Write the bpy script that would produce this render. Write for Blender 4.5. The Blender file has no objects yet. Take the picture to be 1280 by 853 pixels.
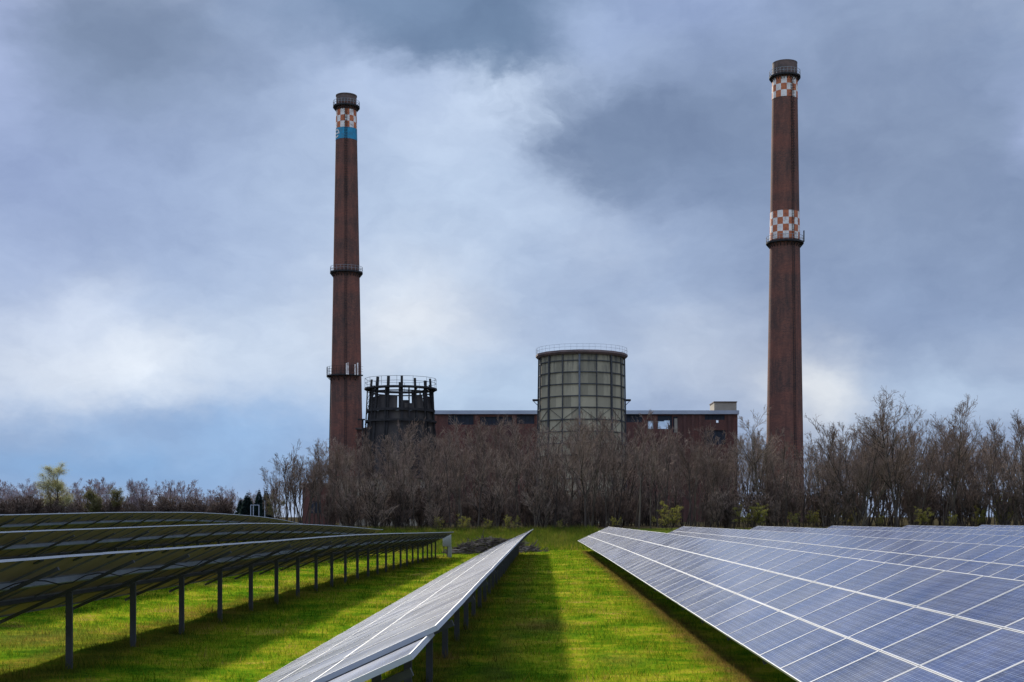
import bpy, math, random
import numpy as np
from mathutils import Matrix, Vector

R = math.radians
rng = np.random.default_rng(7)
random.seed(7)
S = bpy.context.scene
COL = S.collection

# ------------------------------------------------------------------ helpers
def link(o, parent=None):
    COL.objects.link(o)
    if parent is not None:
        o.parent = parent
    return o

def tag(o, label=None, cat=None, group=None, kind=None):
    if label: o['label'] = label
    if cat: o['category'] = cat
    if group: o['group'] = group
    if kind: o['kind'] = kind
    return o

def empty(name, loc=(0, 0, 0), label=None, cat=None, group=None):
    o = bpy.data.objects.new(name, None)
    o.location = loc
    o.empty_display_size = 0.3
    link(o)
    return tag(o, label, cat, group)

def np_mesh(name, V, F, mats, midx=None, smooth=False):
    """V (n,3) array, F (m,k) array of equal-sized faces."""
    V = np.asarray(V, np.float32); F = np.asarray(F, np.int32)
    me = bpy.data.meshes.new(name)
    n, m, k = len(V), len(F), F.shape[1]
    me.vertices.add(n); me.vertices.foreach_set('co', V.ravel())
    me.loops.add(m * k); me.loops.foreach_set('vertex_index', F.ravel())
    me.polygons.add(m)
    me.polygons.foreach_set('loop_start', np.arange(0, m * k, k, dtype=np.int32))
    if midx is not None:
        me.polygons.foreach_set('material_index', np.asarray(midx, np.int32))
    me.polygons.foreach_set('use_smooth', np.full(m, smooth, bool))
    for mm in mats: me.materials.append(mm)
    me.update(calc_edges=True); me.validate()
    return me

class MB:
    """collects boxes, bars and tubes into one mesh"""
    def __init__(self): self.v = []; self.f = []; self.m = []
    def add(self, verts, faces, mat=0):
        b = len(self.v); self.v += [tuple(p) for p in verts]
        for q in faces: self.f.append([b + i for i in q]); self.m.append(mat)
    def box(self, x0, y0, z0, x1, y1, z1, mat=0, M=None):
        P = [(x0,y0,z0),(x1,y0,z0),(x1,y1,z0),(x0,y1,z0),(x0,y0,z1),(x1,y0,z1),(x1,y1,z1),(x0,y1,z1)]
        if M is not None: P = [M @ Vector(p) for p in P]
        self.add(P, [(3,2,1,0),(4,5,6,7),(0,1,5,4),(1,2,6,5),(2,3,7,6),(3,0,4,7)], mat)
    def bar(self, a, b, w, h=None, mat=0, up=(0, 0, 1)):
        a, b = Vector(a), Vector(b); d = (b - a)
        if d.length < 1e-6: return
        h = h or w; d.normalize(); u = Vector(up)
        s = d.cross(u)
        if s.length < 1e-3: s = d.cross(Vector((1, 0, 0)))
        s.normalize(); t = s.cross(d).normalized()
        P = []
        for p in (a, b):
            for sx, sy in ((-1,-1),(1,-1),(1,1),(-1,1)):
                P.append(p + s * (sx * w / 2) + t * (sy * h / 2))
        self.add(P, [(3,2,1,0),(4,5,6,7),(0,1,5,4),(1,2,6,5),(2,3,7,6),(3,0,4,7)], mat)
    def tube(self, pts, r, n=6, mat=0, cap=True):
        pts = [Vector(p) for p in pts]; rr = r if isinstance(r, (list, tuple)) else [r] * len(pts)
        b = len(self.v); k = len(pts)
        for i, p in enumerate(pts):
            d = (pts[min(i+1, k-1)] - pts[max(i-1, 0)]).normalized()
            s = d.cross(Vector((0, 0, 1)))
            if s.length < 1e-2: s = Vector((1, 0, 0))
            s.normalize(); t = s.cross(d)
            for j in range(n):
                a = 2 * math.pi * j / n
                self.v.append(tuple(p + (s * math.cos(a) + t * math.sin(a)) * rr[i]))
        for i in range(k - 1):
            for j in range(n):
                self.f.append([b+i*n+j, b+i*n+(j+1) % n, b+(i+1)*n+(j+1) % n, b+(i+1)*n+j]); self.m.append(mat)
        if cap:
            self.f.append([b + j for j in range(n)][::-1]); self.m.append(mat)
            self.f.append([b + (k-1)*n + j for j in range(n)]); self.m.append(mat)
    def lathe(self, prof, n=40, mat=0, phase=0.0, closed=False):
        b = len(self.v); k = len(prof)
        for r, z in prof:
            for j in range(n):
                a = 2 * math.pi * j / n + phase
                self.v.append((r * math.sin(a), -r * math.cos(a), z))
        rng_k = range(k if closed else k - 1)
        for i in rng_k:
            i2 = (i + 1) % k
            for j in range(n):
                self.f.append([b+i*n+j, b+i*n+(j+1) % n, b+i2*n+(j+1) % n, b+i2*n+j]); self.m.append(mat)
    def build(self, name, mats, parent=None, smooth=False, loc=None):
        me = bpy.data.meshes.new(name)
        me.from_pydata(self.v, [], self.f)
        for mm in (mats if isinstance(mats, (list, tuple)) else [mats]): me.materials.append(mm)
        me.polygons.foreach_set('material_index', self.m)
        if smooth: me.polygons.foreach_set('use_smooth', [True] * len(me.polygons))
        me.update()
        o = bpy.data.objects.new(name, me)
        link(o, parent)
        if loc is not None: o.location = loc
        return o

# ------------------------------------------------------------------ materials
class NT:
    def __init__(self, tree): self.t = tree
    def n(self, typ, props=None, **inp):
        nd = self.t.nodes.new(typ)
        for k, v in (props or {}).items(): setattr(nd, k, v)
        for k, v in inp.items():
            key = int(k[1:]) if k[0] == 'i' and k[1:].isdigit() else k.replace('_', ' ')
            self.set(nd.inputs[key], v)
        return nd
    def set(self, sock, v):
        if isinstance(v, bpy.types.NodeSocket): self.t.links.new(v, sock)
        else: sock.default_value = v
    def math(self, op, a, b=None, c=None, clamp=False):
        nd = self.t.nodes.new('ShaderNodeMath'); nd.operation = op; nd.use_clamp = clamp
        for i, v in enumerate((a, b, c)):
            if v is not None: self.set(nd.inputs[i], v)
        return nd.outputs[0]
    def vmath(self, op, a, b=None):
        nd = self.t.nodes.new('ShaderNodeVectorMath'); nd.operation = op
        self.set(nd.inputs[0], a)
        if b is not None: self.set(nd.inputs[1], b)
        return nd.outputs['Value'] if op in ('LENGTH', 'DOT_PRODUCT', 'DISTANCE') else nd.outputs[0]
    def mix(self, fac, a, b, blend='MIX'):
        nd = self.t.nodes.new('ShaderNodeMix'); nd.data_type = 'RGBA'; nd.blend_type = blend
        self.set(nd.inputs[0], fac); self.set(nd.inputs[6], a); self.set(nd.inputs[7], b)
        return nd.outputs[2]
    def ramp(self, fac, stops, interp='LINEAR'):
        nd = self.t.nodes.new('ShaderNodeValToRGB'); cr = nd.color_ramp; cr.interpolation = interp
        while len(cr.elements) < len(stops): cr.elements.new(0.5)
        for e, (p, c) in zip(cr.elements, stops):
            e.position = p; e.color = (*c, 1) if len(c) == 3 else c
        self.set(nd.inputs[0], fac)
        return nd.outputs[0]
    def maprange(self, v, a, b, c, d, smooth=False):
        nd = self.t.nodes.new('ShaderNodeMapRange')
        if smooth: nd.interpolation_type = 'SMOOTHSTEP'
        for i, x in enumerate((v, a, b, c, d)): self.set(nd.inputs[i], x)
        return nd.outputs[0]
    def noise(self, vec, scale, detail=4, rough=0.55, dist=0.0):
        nd = self.n('ShaderNodeTexNoise', None, Scale=scale, Detail=detail, Roughness=rough, Distortion=dist)
        if vec is not None: self.set(nd.inputs['Vector'], vec)
        return nd

def c4(c): return (c[0], c[1], c[2], 1.0)
def mat(name, build=None, base=(.5,.5,.5), rough=.7, metal=0.0, spec=.5):
    m = bpy.data.materials.new(name); m.use_nodes = True
    T = NT(m.node_tree); bs = m.node_tree.nodes['Principled BSDF']
    bs.inputs['Base Color'].default_value = c4(base); bs.inputs['Roughness'].default_value = rough
    bs.inputs['Metallic'].default_value = metal; bs.inputs['Specular IOR Level'].default_value = spec
    if build: build(T, bs)
    return m

def noisy(name, cols, scale, rough=.8, metal=0, stretch=(1,1,1), bump=0.0, spec=.4, rnd=0.0):
    def b(T, bs):
        tc = T.n('ShaderNodeTexCoord').outputs['Object']
        vec = T.vmath('MULTIPLY', tc, stretch)
        nz = T.noise(vec, scale, 6, .6)
        f = nz.outputs['Fac']
        if rnd:
            r = T.n('ShaderNodeObjectInfo').outputs['Random']
            f = T.math('ADD', f, T.math('MULTIPLY', T.math('SUBTRACT', r, .5), rnd))
        k = len(cols)
        col = T.ramp(f, [(.28 + .44 * i / max(1, k-1), c) for i, c in enumerate(cols)])
        T.set(bs.inputs['Base Color'], col)
        if bump:
            bp = T.n('ShaderNodeBump', None, Strength=bump, Distance=.05, Height=nz.outputs['Fac'])
            T.set(bs.inputs['Normal'], bp.outputs[0])
    return mat(name, b, rough=rough, metal=metal, spec=spec)

MT = {}
MT['alu'] = noisy('aluminium', [(.23,.23,.24),(.30,.30,.305)], 2.0, rough=.5, metal=.1)
MT['underframe'] = noisy('shaded_frame_flange', [(.10,.10,.10),(.16,.155,.15)], 2.0, rough=.6, metal=.2)  # darker copy of the aluminium, underside shade put into the colour
MT['galv'] = noisy('galvanised_steel', [(.20,.22,.26),(.33,.36,.41)], 3.0, rough=.5, metal=.5)
MT['post'] = noisy('weathered_post_steel', [(.035,.035,.036),(.07,.068,.066)], 3.0, rough=.7, metal=.3)
MT['dark'] = noisy('dark_steel', [(.012,.011,.011),(.03,.027,.026)], 1.5, rough=.85, spec=.12)
MT['rail'] = noisy('grey_rail_paint', [(.13,.135,.14),(.22,.225,.23)], 1.5, rough=.7)
MT['bark'] = noisy('bark', [(.020,.015,.012),(.045,.034,.026),(.10,.080,.054)], 1.6, rough=.95, spec=.1, rnd=.25, stretch=(1,1,.35))
MT['twig'] = noisy('twigs', [(.082,.054,.041),(.132,.090,.068),(.18,.130,.097)], .5, rough=.95, spec=.1, rnd=.35)
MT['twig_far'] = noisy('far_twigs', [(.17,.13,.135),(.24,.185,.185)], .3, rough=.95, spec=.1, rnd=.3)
MT['deadwood'] = noisy('dead_wood', [(.022,.017,.014),(.07,.052,.042),(.24,.19,.15)], 1.2, rough=.95, spec=.1)

def glass_build(T, bs):
    tc = T.n('ShaderNodeTexCoord').outputs['Object']
    sp = T.n('ShaderNodeSeparateXYZ', None, Vector=tc)
    x, y = sp.outputs[0], sp.outputs[1]
    px, py = .158, .1605
    fx = T.math('PINGPONG', T.math('ADD', x, 3 * px), px / 2)    # distance to the nearest cell border
    fy = T.math('PINGPONG', T.math('ADD', y, 5 * py), py / 2)
    # pingpong gives 0 at multiples of cell size
    gx = T.math('LESS_THAN', fx, .0016); gy = T.math('LESS_THAN', fy, .0016)
    gap = T.math('MAXIMUM', gx, gy)
    bx = T.math('PINGPONG', T.math('ADD', x, 3 * px + px / 6), px / 6)
    bus = T.math('LESS_THAN', bx, .0011)
    ri = T.n('ShaderNodeObjectInfo').outputs['Random']
    cell = T.n('ShaderNodeCombineXYZ', None, X=T.math('FLOOR', T.math('DIVIDE', x, px)),
               Y=T.math('FLOOR', T.math('DIVIDE', y, py)), Z=T.math('MULTIPLY', ri, 91.7))
    wn = T.n('ShaderNodeTexWhiteNoise', {'noise_dimensions': '3D'}, Vector=cell.outputs[0]).outputs['Value']
    vo = T.n('ShaderNodeTexVoronoi', {'feature': 'F1'}, Vector=tc, Scale=55.0).outputs['Color']
    vo = T.n('ShaderNodeSeparateColor', None, Color=vo).outputs[0]
    f = T.math('ADD', T.math('MULTIPLY', wn, .45), T.math('MULTIPLY', vo, .35))
    f = T.math('ADD', f, T.math('MULTIPLY', ri, .35))
    col = T.ramp(f, [(0.1, (.004,.009,.036)), (.6, (.007,.018,.066)), (1, (.013,.030,.10))])
    col = T.mix(T.math('MULTIPLY', bus, .55), col, c4((.30,.33,.40)))
    col = T.mix(T.math('MULTIPLY', gap, .6), col, c4((.32,.36,.44)))
    geo = T.n('ShaderNodeNewGeometry').outputs['Position']
    dust = T.noise(geo, .9, 5, .6).outputs['Fac']
    dust2 = T.maprange(dust, .35, .75, .02, .11)
    col = T.mix(dust2, col, c4((.30,.29,.28)))
    T.set(bs.inputs['Base Color'], col)
    T.set(bs.inputs['Sheen Weight'], T.maprange(dust, .3, .7, .03, .11)); bs.inputs['Sheen Roughness'].default_value = .28; bs.inputs['Sheen Tint'].default_value = (1, .93, .84, 1)
    T.set(bs.inputs['Roughness'], T.maprange(dust, .3, .7, .17, .25))
    bs.inputs['IOR'].default_value = 1.5
    bs.inputs['Specular IOR Level'].default_value = .34      # anti-reflective glass
MT['glass'] = mat('photovoltaic_glass', glass_build)
MT['backsheet'] = noisy('panel_backsheet', [(.19,.125,.098),(.27,.19,.155)], 1.5, rough=.7)

def brick_build(c1, c2, mortar, scale, stain=True):
    def b(T, bs):
        tc = T.n('ShaderNodeTexCoord').outputs['Object']
        sp = T.n('ShaderNodeSeparateXYZ', None, Vector=tc)
        ang = T.math('MULTIPLY', T.math('ARCTAN2', sp.outputs[0], T.math('MULTIPLY', sp.outputs[1], -1)), 3.2)
        v = T.n('ShaderNodeCombineXYZ', None, X=ang, Y=sp.outputs[2]).outputs[0]
        br = T.n('ShaderNodeTexBrick', None, Vector=v, Color1=c4(c1), Color2=c4(c2), Mortar=c4(mortar), Scale=scale)
        br.inputs['Mortar Size'].default_value = .015
        nz = T.noise(T.vmath('MULTIPLY', tc, (1, 1, .16)), 1.1, 8, .72).outputs['Fac']
        nz2 = T.noise(T.vmath('MULTIPLY', tc, (.3, .3, 1.0)), .22, 3, .5).outputs['Fac']
        col = T.mix(T.maprange(nz, .42, .68, 0, .8), br.outputs['Color'], c4((.032,.024,.021)))
        col = T.mix(T.maprange(nz2, .45, .7, 0, .45), col, c4((c1[0]*1.5, c1[1]*1.2, c1[2]*1.1)))
        T.set(bs.inputs['Base Color'], col)
    return b
MT['brick'] = mat('chimney_brick', brick_build((.135,.052,.034), (.070,.033,.024), (.11,.07,.055), 1.2), rough=.9, spec=.2)

def wallbrick_build(T, bs):
    tc = T.n('ShaderNodeTexCoord').outputs['Object']
    sp = T.n('ShaderNodeSeparateXYZ', None, Vector=tc)
    v = T.n('ShaderNodeCombineXYZ', None, X=T.math('ADD', sp.outputs[0], sp.outputs[1]), Y=sp.outputs[2]).outputs[0]
    br = T.n('ShaderNodeTexBrick', None, Vector=v, Color1=c4((.105,.036,.025)), Color2=c4((.070,.028,.021)), Mortar=c4((.075,.05,.04)), Scale=1.6)
    nz = T.noise(T.vmath('MULTIPLY', tc, (1, 1, .2)), .35, 6, .65).outputs['Fac']
    col = T.mix(T.maprange(nz, .42, .7, 0, .7), br.outputs['Color'], c4((.035,.022,.02)))
    T.set(bs.inputs['Base Color'], col)
MT['wallbrick'] = mat('factory_brick', wallbrick_build, rough=.9, spec=.2)
MT['white'] = noisy('faded_white_paint', [(.16,.09,.07),(.46,.40,.35),(.53,.47,.42),(.58,.53,.48)], 1.3, rough=.8)
MT['red'] = noisy('faded_red_paint', [(.10,.045,.03),(.26,.070,.028),(.34,.095,.032),(.36,.115,.045)], 1.3, rough=.8)
MT['teal'] = noisy('teal_paint', [(.03,.09,.12),(.006,.14,.23),(.010,.18,.28)], 1.0, rough=.7)
MT['pillar'] = noisy('blue_grey_steel', [(.04,.045,.055),(.085,.09,.10)], .8, rough=.6)
MT['towersteel'] = noisy('weathered_grey_steel', [(.016,.016,.016),(.04,.037,.035)], .8, rough=.7)
MT['soot'] = noisy('sooty_brick', [(.035,.026,.022),(.075,.048,.038),(.11,.065,.05)], .8, rough=.9)
MT['concrete'] = noisy('beige_concrete', [(.17,.145,.11),(.25,.215,.165)], .5, rough=.9)
MT['roofgrey'] = noisy('pale_roof_edge', [(.20,.21,.235),(.28,.295,.32)], .2, rough=.7)
MT['darkwin'] = noisy('dark_window_glass', [(.010,.012,.018),(.025,.028,.036)], .7, rough=.6, spec=.15)
MT['paleblue'] = noisy('opening_sky_blue', [(.45,.55,.62),(.62,.68,.72)], .5, rough=.5)  # sky in the hall's openings, put in as a pale blue colour
MT['holewhite'] = mat('daylight_hole_white', base=(.85,.85,.83), rough=.6)  # daylight through a small hole, put in as white colour
MT['ruin'] = noisy('charred_timber', [(.016,.014,.014),(.040,.034,.031),(.072,.060,.048)], .5, rough=.95, spec=.08, stretch=(1,1,.2))
MT['cabinet'] = noisy('grey_cabinet', [(.17,.17,.165),(.26,.26,.25)], 1.5, rough=.6)
MT['paleplaster'] = noisy('pale_plaster', [(.17,.14,.10),(.26,.22,.155)], .25, rough=.9)

def tower_build(T, bs):
    tc = T.n('ShaderNodeTexCoord').outputs['Object']
    at = T.n('ShaderNodeVertexColor', {'layer_name': 'panel'}).outputs['Color']
    sepc = T.n('ShaderNodeSeparateColor', None, Color=at).outputs[0]
    nz = T.noise(T.vmath('MULTIPLY', tc, (1, 1, .15)), 1.1, 6, .7).outputs['Fac']
    z = T.n('ShaderNodeSeparateXYZ', None, Vector=tc).outputs[2]
    f = T.math('ADD', T.math('MULTIPLY', sepc, .55), T.math('MULTIPLY', nz, .7))
    col = T.ramp(f, [(.2, (.115,.10,.068)), (.5, (.21,.178,.118)), (.85, (.29,.245,.16))])
    streak = T.math('MULTIPLY', T.maprange(nz, .45, .62, 0, 1), T.maprange(z, 24.5, 33.5, .15, .95))
    col = T.mix(streak, col, c4((.045,.045,.042)))
    T.set(bs.inputs['Base Color'], col)
MT['towerpanel'] = mat('cooling_tower_panel', tower_build, rough=.9, spec=.2)

def leafmat(name, cols, rnd=.3):
    def b(T, bs):
        tc = T.n('ShaderNodeTexCoord').outputs['Object']
        nz = T.noise(tc, 2.5, 3, .6).outputs['Fac']
        col = T.ramp(nz, [(.3, cols[0]), (.7, cols[1])])
        tr = T.n('ShaderNodeBsdfTranslucent', None, Color=col)
        T.set(bs.inputs['Base Color'], col)
        mx = T.n('ShaderNodeMixShader', None, Fac=.35)
        T.t.links.new(bs.outputs[0], mx.inputs[1]); T.t.links.new(tr.outputs[0], mx.inputs[2])
        T.t.links.new(mx.outputs[0], T.t.nodes['Material Output'].inputs[0])
    return mat(name, b, rough=.8, spec=.2)
MT['budleaf'] = leafmat('young_yellow_green_leaves', [(.16,.15,.018), (.26,.24,.03)])
MT['willowleaf'] = leafmat('willow_leaves', [(.22,.21,.075), (.34,.32,.13)])
MT['olive'] = leafmat('olive_leaves', [(.06,.06,.018), (.11,.10,.03)])
MT['needle'] = leafmat('conifer_needles', [(.010,.020,.018), (.022,.038,.030)])

# grass colour, a function of the place in the field
def grass_colour(T, blade=False):
    p = T.n('ShaderNodeNewGeometry').outputs['Position']
    sp = T.n('ShaderNodeSeparateXYZ', None, Vector=p)
    x, y = sp.outputs[0], sp.outputs[1]
    flat = T.n('ShaderNodeCombineXYZ', None, X=x, Y=y).outputs[0]
    n1 = T.noise(flat, .34, 5, .7).outputs['Fac']
    n2 = T.noise(flat, 1.1, 5, .65).outputs['Fac']
    n3 = T.noise(flat, 7.0, 4, .7).outputs['Fac']
    f = T.math('ADD', T.math('MULTIPLY', n1, 1.0), T.math('MULTIPLY', n2, .75))
    f = T.math('ADD', f, T.math('MULTIPLY', T.math('SUBTRACT', n3, .5), .42)); f = T.math('ADD', f, -.35)
    if blade:
        at = T.n('ShaderNodeVertexColor', {'layer_name': 'tint'}).outputs['Color']
        f = T.math('ADD', f, T.math('MULTIPLY', T.math('SUBTRACT', T.n('ShaderNodeSeparateColor', None, Color=at).outputs[0], .5), .34))
    col = T.ramp(f, [(.35, (.026,.070,.003)), (.45, (.058,.115,.004)), (.54, (.108,.148,.006)), (.63, (.185,.180,.010)), (.73, (.215,.165,.03)), (.82, (.18,.12,.045))])
    # worn brown soil along the drip edge and the post line of each row
    tot = None
    for xc, w, a in ((3.75, .38, .85), (-2.1, .55, .5), (-.9, .4, .35), (-9.0, .7, .5), (-10.0, .4, .45), (-15.6, .7, .5)):
        d = T.math('DIVIDE', T.math('SUBTRACT', T.math('ADD', x, T.math('MULTIPLY', T.math('SUBTRACT', n2, .5), 1.2)), xc), w)
        g = T.math('MULTIPLY', T.math('POWER', 2.718, T.math('MULTIPLY', T.math('MULTIPLY', d, d), -1)), a)
        tot = g if tot is None else T.math('MAXIMUM', tot, g)
    for xc, yc, sx, sy, a in ((-.1, 36, .75, 2.6, .75), (1.6, 27.5, .5, 1.0, .35), (-11.5, 30, 1.5, 2.5, .55), (-13.2, 33, .6, .5, .8)):
        dx = T.math('DIVIDE', T.math('SUBTRACT', T.math('ADD', x, T.math('MULTIPLY', T.math('SUBTRACT', n2, .5), .9)), xc), sx)
        dy = T.math('DIVIDE', T.math('SUBTRACT', y, yc), sy)
        g = T.math('MULTIPLY', T.math('POWER', 2.718, T.math('MULTIPLY', T.math('ADD', T.math('MULTIPLY', dx, dx), T.math('MULTIPLY', dy, dy)), -1)), a)
        tot = T.math('MAXIMUM', tot, g)
    yl = T.maprange(y, 116, 122, 1, 0)
    tot = T.math('MULTIPLY', tot, yl)
    tot = T.math('MULTIPLY', tot, T.maprange(n3, .3, .6, .55, 1.1), clamp=True)
    col = T.mix(tot, col, c4((.085,.045,.018)))
    # the unmown bank and the wood floor
    bank = T.maprange(y, 121, 126, 0, 1)
    wood = T.maprange(y, 143, 152, 0, 1)
    col = T.mix(T.math('MULTIPLY', bank, .75), col, T.ramp(n2, [(.35, (.035,.052,.008)), (.55, (.06,.07,.012)), (.7, (.10,.08,.03))]))
    col = T.mix(wood, col, c4((.032,.026,.014)))
    return col, n3
def ground_build(T, bs):
    col, n3 = grass_colour(T)
    T.set(bs.inputs['Base Color'], col)
    bp = T.n('ShaderNodeBump', None, Strength=.8, Distance=.08, Height=n3)
    T.set(bs.inputs['Normal'], bp.outputs[0])
MT['ground'] = mat('meadow_ground', ground_build, rough=1.0, spec=.0)
def blade_build(T, bs):
    col, n3 = grass_colour(T, True)
    T.set(bs.inputs['Base Color'], col)
    tr = T.n('ShaderNodeBsdfTranslucent', None, Color=col)
    mx = T.n('ShaderNodeMixShader', None, Fac=.45)
    T.t.links.new(bs.outputs[0], mx.inputs[1]); T.t.links.new(tr.outputs[0], mx.inputs[2])
    T.t.links.new(mx.outputs[0], T.t.nodes['Material Output'].inputs[0])
MT['blade'] = mat('grass_blades', blade_build, rough=.9, spec=.0)

# ------------------------------------------------------------------ ground
GY = [0, 18, 34, 50, 65, 80, 95, 105, 118, 124, 146, 160]
GX = [-200, -60, -21, -14.25, -7.5, -2, 4.5, 40, 200]
GT = [
 [.5, .5, .5, .5, .5, .5, .4, .2, 0, 0, 1.4, 1.6],
 [.6, .6, .6, .6, .6, .6, .5, .3, 0, 0, 1.4, 1.6],
 [.7, .75, .82, .875, 1.05, 1.10, .90, .62, .035, -.1, 1.5, 1.6],
 [.25, .27, .29, .355, .355, .15, -.1, -.3, -.485, -.5, 1.5, 1.6],
 [.2, .185, .105, .04, -.12, -.27, -.39, -.47, -.55, -.5, 1.5, 1.6],
 [0, 0, 0, 0, -.03, -.08, -.15, -.2, -.28, -.25, 1.6, 1.6],
 [0, 0, 0, 0, 0, -.03, -.06, -.08, -.12, -.1, 1.65, 1.7],
 [0, 0, 0, 0, .02, .04, .06, .06, .06, .1, 1.8, 1.8],
 [0, 0, 0, 0, .02, .04, .06, .06, .06, .1, 1.8, 1.8]]
_fy = np.arange(-40, 240, 1.0)
_tab = np.array([np.interp(_fy, GY, r) for r in GT])
_k = np.exp(-(np.arange(-9, 10) / 3.0) ** 2 / 2); _k /= _k.sum()
_tab = np.array([np.convolve(np.pad(r, 9, mode='edge'), _k, mode='valid') for r in _tab])
def gz(X, Y):
    X = np.atleast_1d(np.asarray(X, float)); Y = np.atleast_1d(np.asarray(Y, float))
    Yc = np.clip(Y, _fy[0], _fy[-1])
    rows = np.array([np.interp(Yc, _fy, r) for r in _tab])
    Xc = np.clip(X, GX[0], GX[-1])
    i = np.clip(np.searchsorted(GX, Xc) - 1, 0, len(GX) - 2)
    gx = np.array(GX); t = (Xc - gx[i]) / (gx[i + 1] - gx[i])
    j = np.arange(len(Xc))
    return rows[i, j] * (1 - t) + rows[i + 1, j] * t
def g1(x, y): return float(gz(x, y)[0])

xs = np.concatenate([[-3000, -1500, -700, -400, -250, -150, -100, -70, -50, -35], np.arange(-28, 10.01, .5), np.arange(12, 60, 3), [70, 100, 150, 250, 400, 700, 1500, 3000]])
ys = np.concatenate([[-300, -100, -40, -15, 0, 8, 14], np.arange(18, 60, .5), np.arange(60, 160, 1.0), [165, 180, 200, 240, 300, 380, 500, 800, 1500, 3000]])
XX, YY = np.meshgrid(xs, ys, indexing='ij')
ZZ = gz(XX.ravel(), YY.ravel()).reshape(XX.shape)
ZZ += (np.sin(XX * 1.7 + YY * .6) * .018 + np.sin(XX * .73 - YY * 1.13 + 2) * .022) * (np.abs(XX) < 60)
V = np.stack([XX.ravel(), YY.ravel(), ZZ.ravel()], 1)
nx, ny = len(xs), len(ys)
I = np.arange(nx * ny).reshape(nx, ny)
F = np.stack([I[:-1, :-1].ravel(), I[1:, :-1].ravel(), I[1:, 1:].ravel(), I[:-1, 1:].ravel()], 1)
go = link(bpy.data.objects.new('ground', np_mesh('ground', V, F, [MT['ground']], smooth=True)))
tag(go, kind='structure')

# grass blades
def blades(n_fun, bands):
    Vs, Fs, Ts = [], [], []; base = 0
    for (y0, y1, dens, h0, h1, w) in bands:
        xl, xr = -.43 * y1 - 2, 6.0
        n = int((y1 - y0) * (xr - xl) * dens)
        y = rng.uniform(y0, y1, n); x = rng.uniform(xl, xr, n)
        keep = (x > -.43 * y - 2)
        if y0 < 120: keep &= (x < 5.2)
        x, y = x[keep], y[keep]; n = len(x)
        # clumping
        cl = np.sin(x * 2.3 + np.sin(y * 1.1) * 2) * np.sin(y * 1.9 + np.sin(x * .9) * 2)
        h = rng.uniform(h0, h1, n) * (1 + .35 * cl)
        if h0 in (.12, .14):           # taller tufts stand in clumps
            kk = (np.sin(x * 3.1 + 4 * np.sin(y * .53)) * np.sin(y * 2.7 + 4 * np.sin(x * .61))) > .55
            x, y, h, cl = x[kk], y[kk], h[kk], cl[kk]; n = len(x)
        a = rng.uniform(0, 2 * np.pi, n); lean = rng.uniform(.1, .9, n) * h; la = rng.uniform(0, 2 * np.pi, n)
        z = gz(x, y) - .02
        z += np.sin(x * 1.7 + y * .6) * .018 + np.sin(x * .73 - y * 1.13 + 2) * .022
        ww = w * rng.uniform(.6, 1.2, n)
        p0 = np.stack([x - np.cos(a) * ww, y - np.sin(a) * ww, z], 1)
        p1 = np.stack([x + np.cos(a) * ww, y + np.sin(a) * ww, z], 1)
        p2 = np.stack([x + np.cos(la) * lean, y + np.sin(la) * lean, z + h], 1)
        Vs.append(np.stack([p0, p1, p2], 1).reshape(-1, 3))
        Fs.append(np.arange(base, base + 3 * n).reshape(-1, 3)); base += 3 * n
        Ts.append(np.repeat(rng.uniform(0, 1, n), 3))
    return np.concatenate(Vs), np.concatenate(Fs), np.concatenate(Ts)
def grass_object(name, bands, feet=None):
    V, F, Tn = blades(None, bands)
    if feet:                                  # longer growth round the feet of the posts
        f = np.repeat(np.array(feet), 70, 0); n = len(f)
        x = f[:, 0] + rng.normal(0, .16, n); y = f[:, 1] + rng.normal(0, .16, n); h = rng.uniform(.1, .36, n); a = rng.uniform(0, 6.28, n)
        z = gz(x, y) - .02; l = h * rng.uniform(.1, .8, n); la = rng.uniform(0, 6.28, n)
        P = np.stack([np.stack([x - np.cos(a) * .008, y - np.sin(a) * .008, z], 1), np.stack([x + np.cos(a) * .008, y + np.sin(a) * .008, z], 1), np.stack([x + np.cos(la) * l, y + np.sin(la) * l, z + h], 1)], 1).reshape(-1, 3)
        F = np.concatenate([F, np.arange(len(P)).reshape(-1, 3) + len(V)]); V = np.concatenate([V, P]); Tn = np.concatenate([Tn, np.repeat(rng.uniform(0, 1, n), 3)])
    me = np_mesh(name, V, F, [MT['blade']])
    ca = me.color_attributes.new('tint', 'FLOAT_COLOR', 'POINT')
    ca.data.foreach_set('color', np.stack([Tn, Tn, Tn, np.ones_like(Tn)], 1).astype(np.float32).ravel())
    return tag(link(bpy.data.objects.new(name, me)), kind='stuff')
go3 = grass_object('tall_grass', [(122, 147, 60, .15, .65, .028)])
tag(go3, 'tall unmown grass on the bank below the wood', 'grass')

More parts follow.
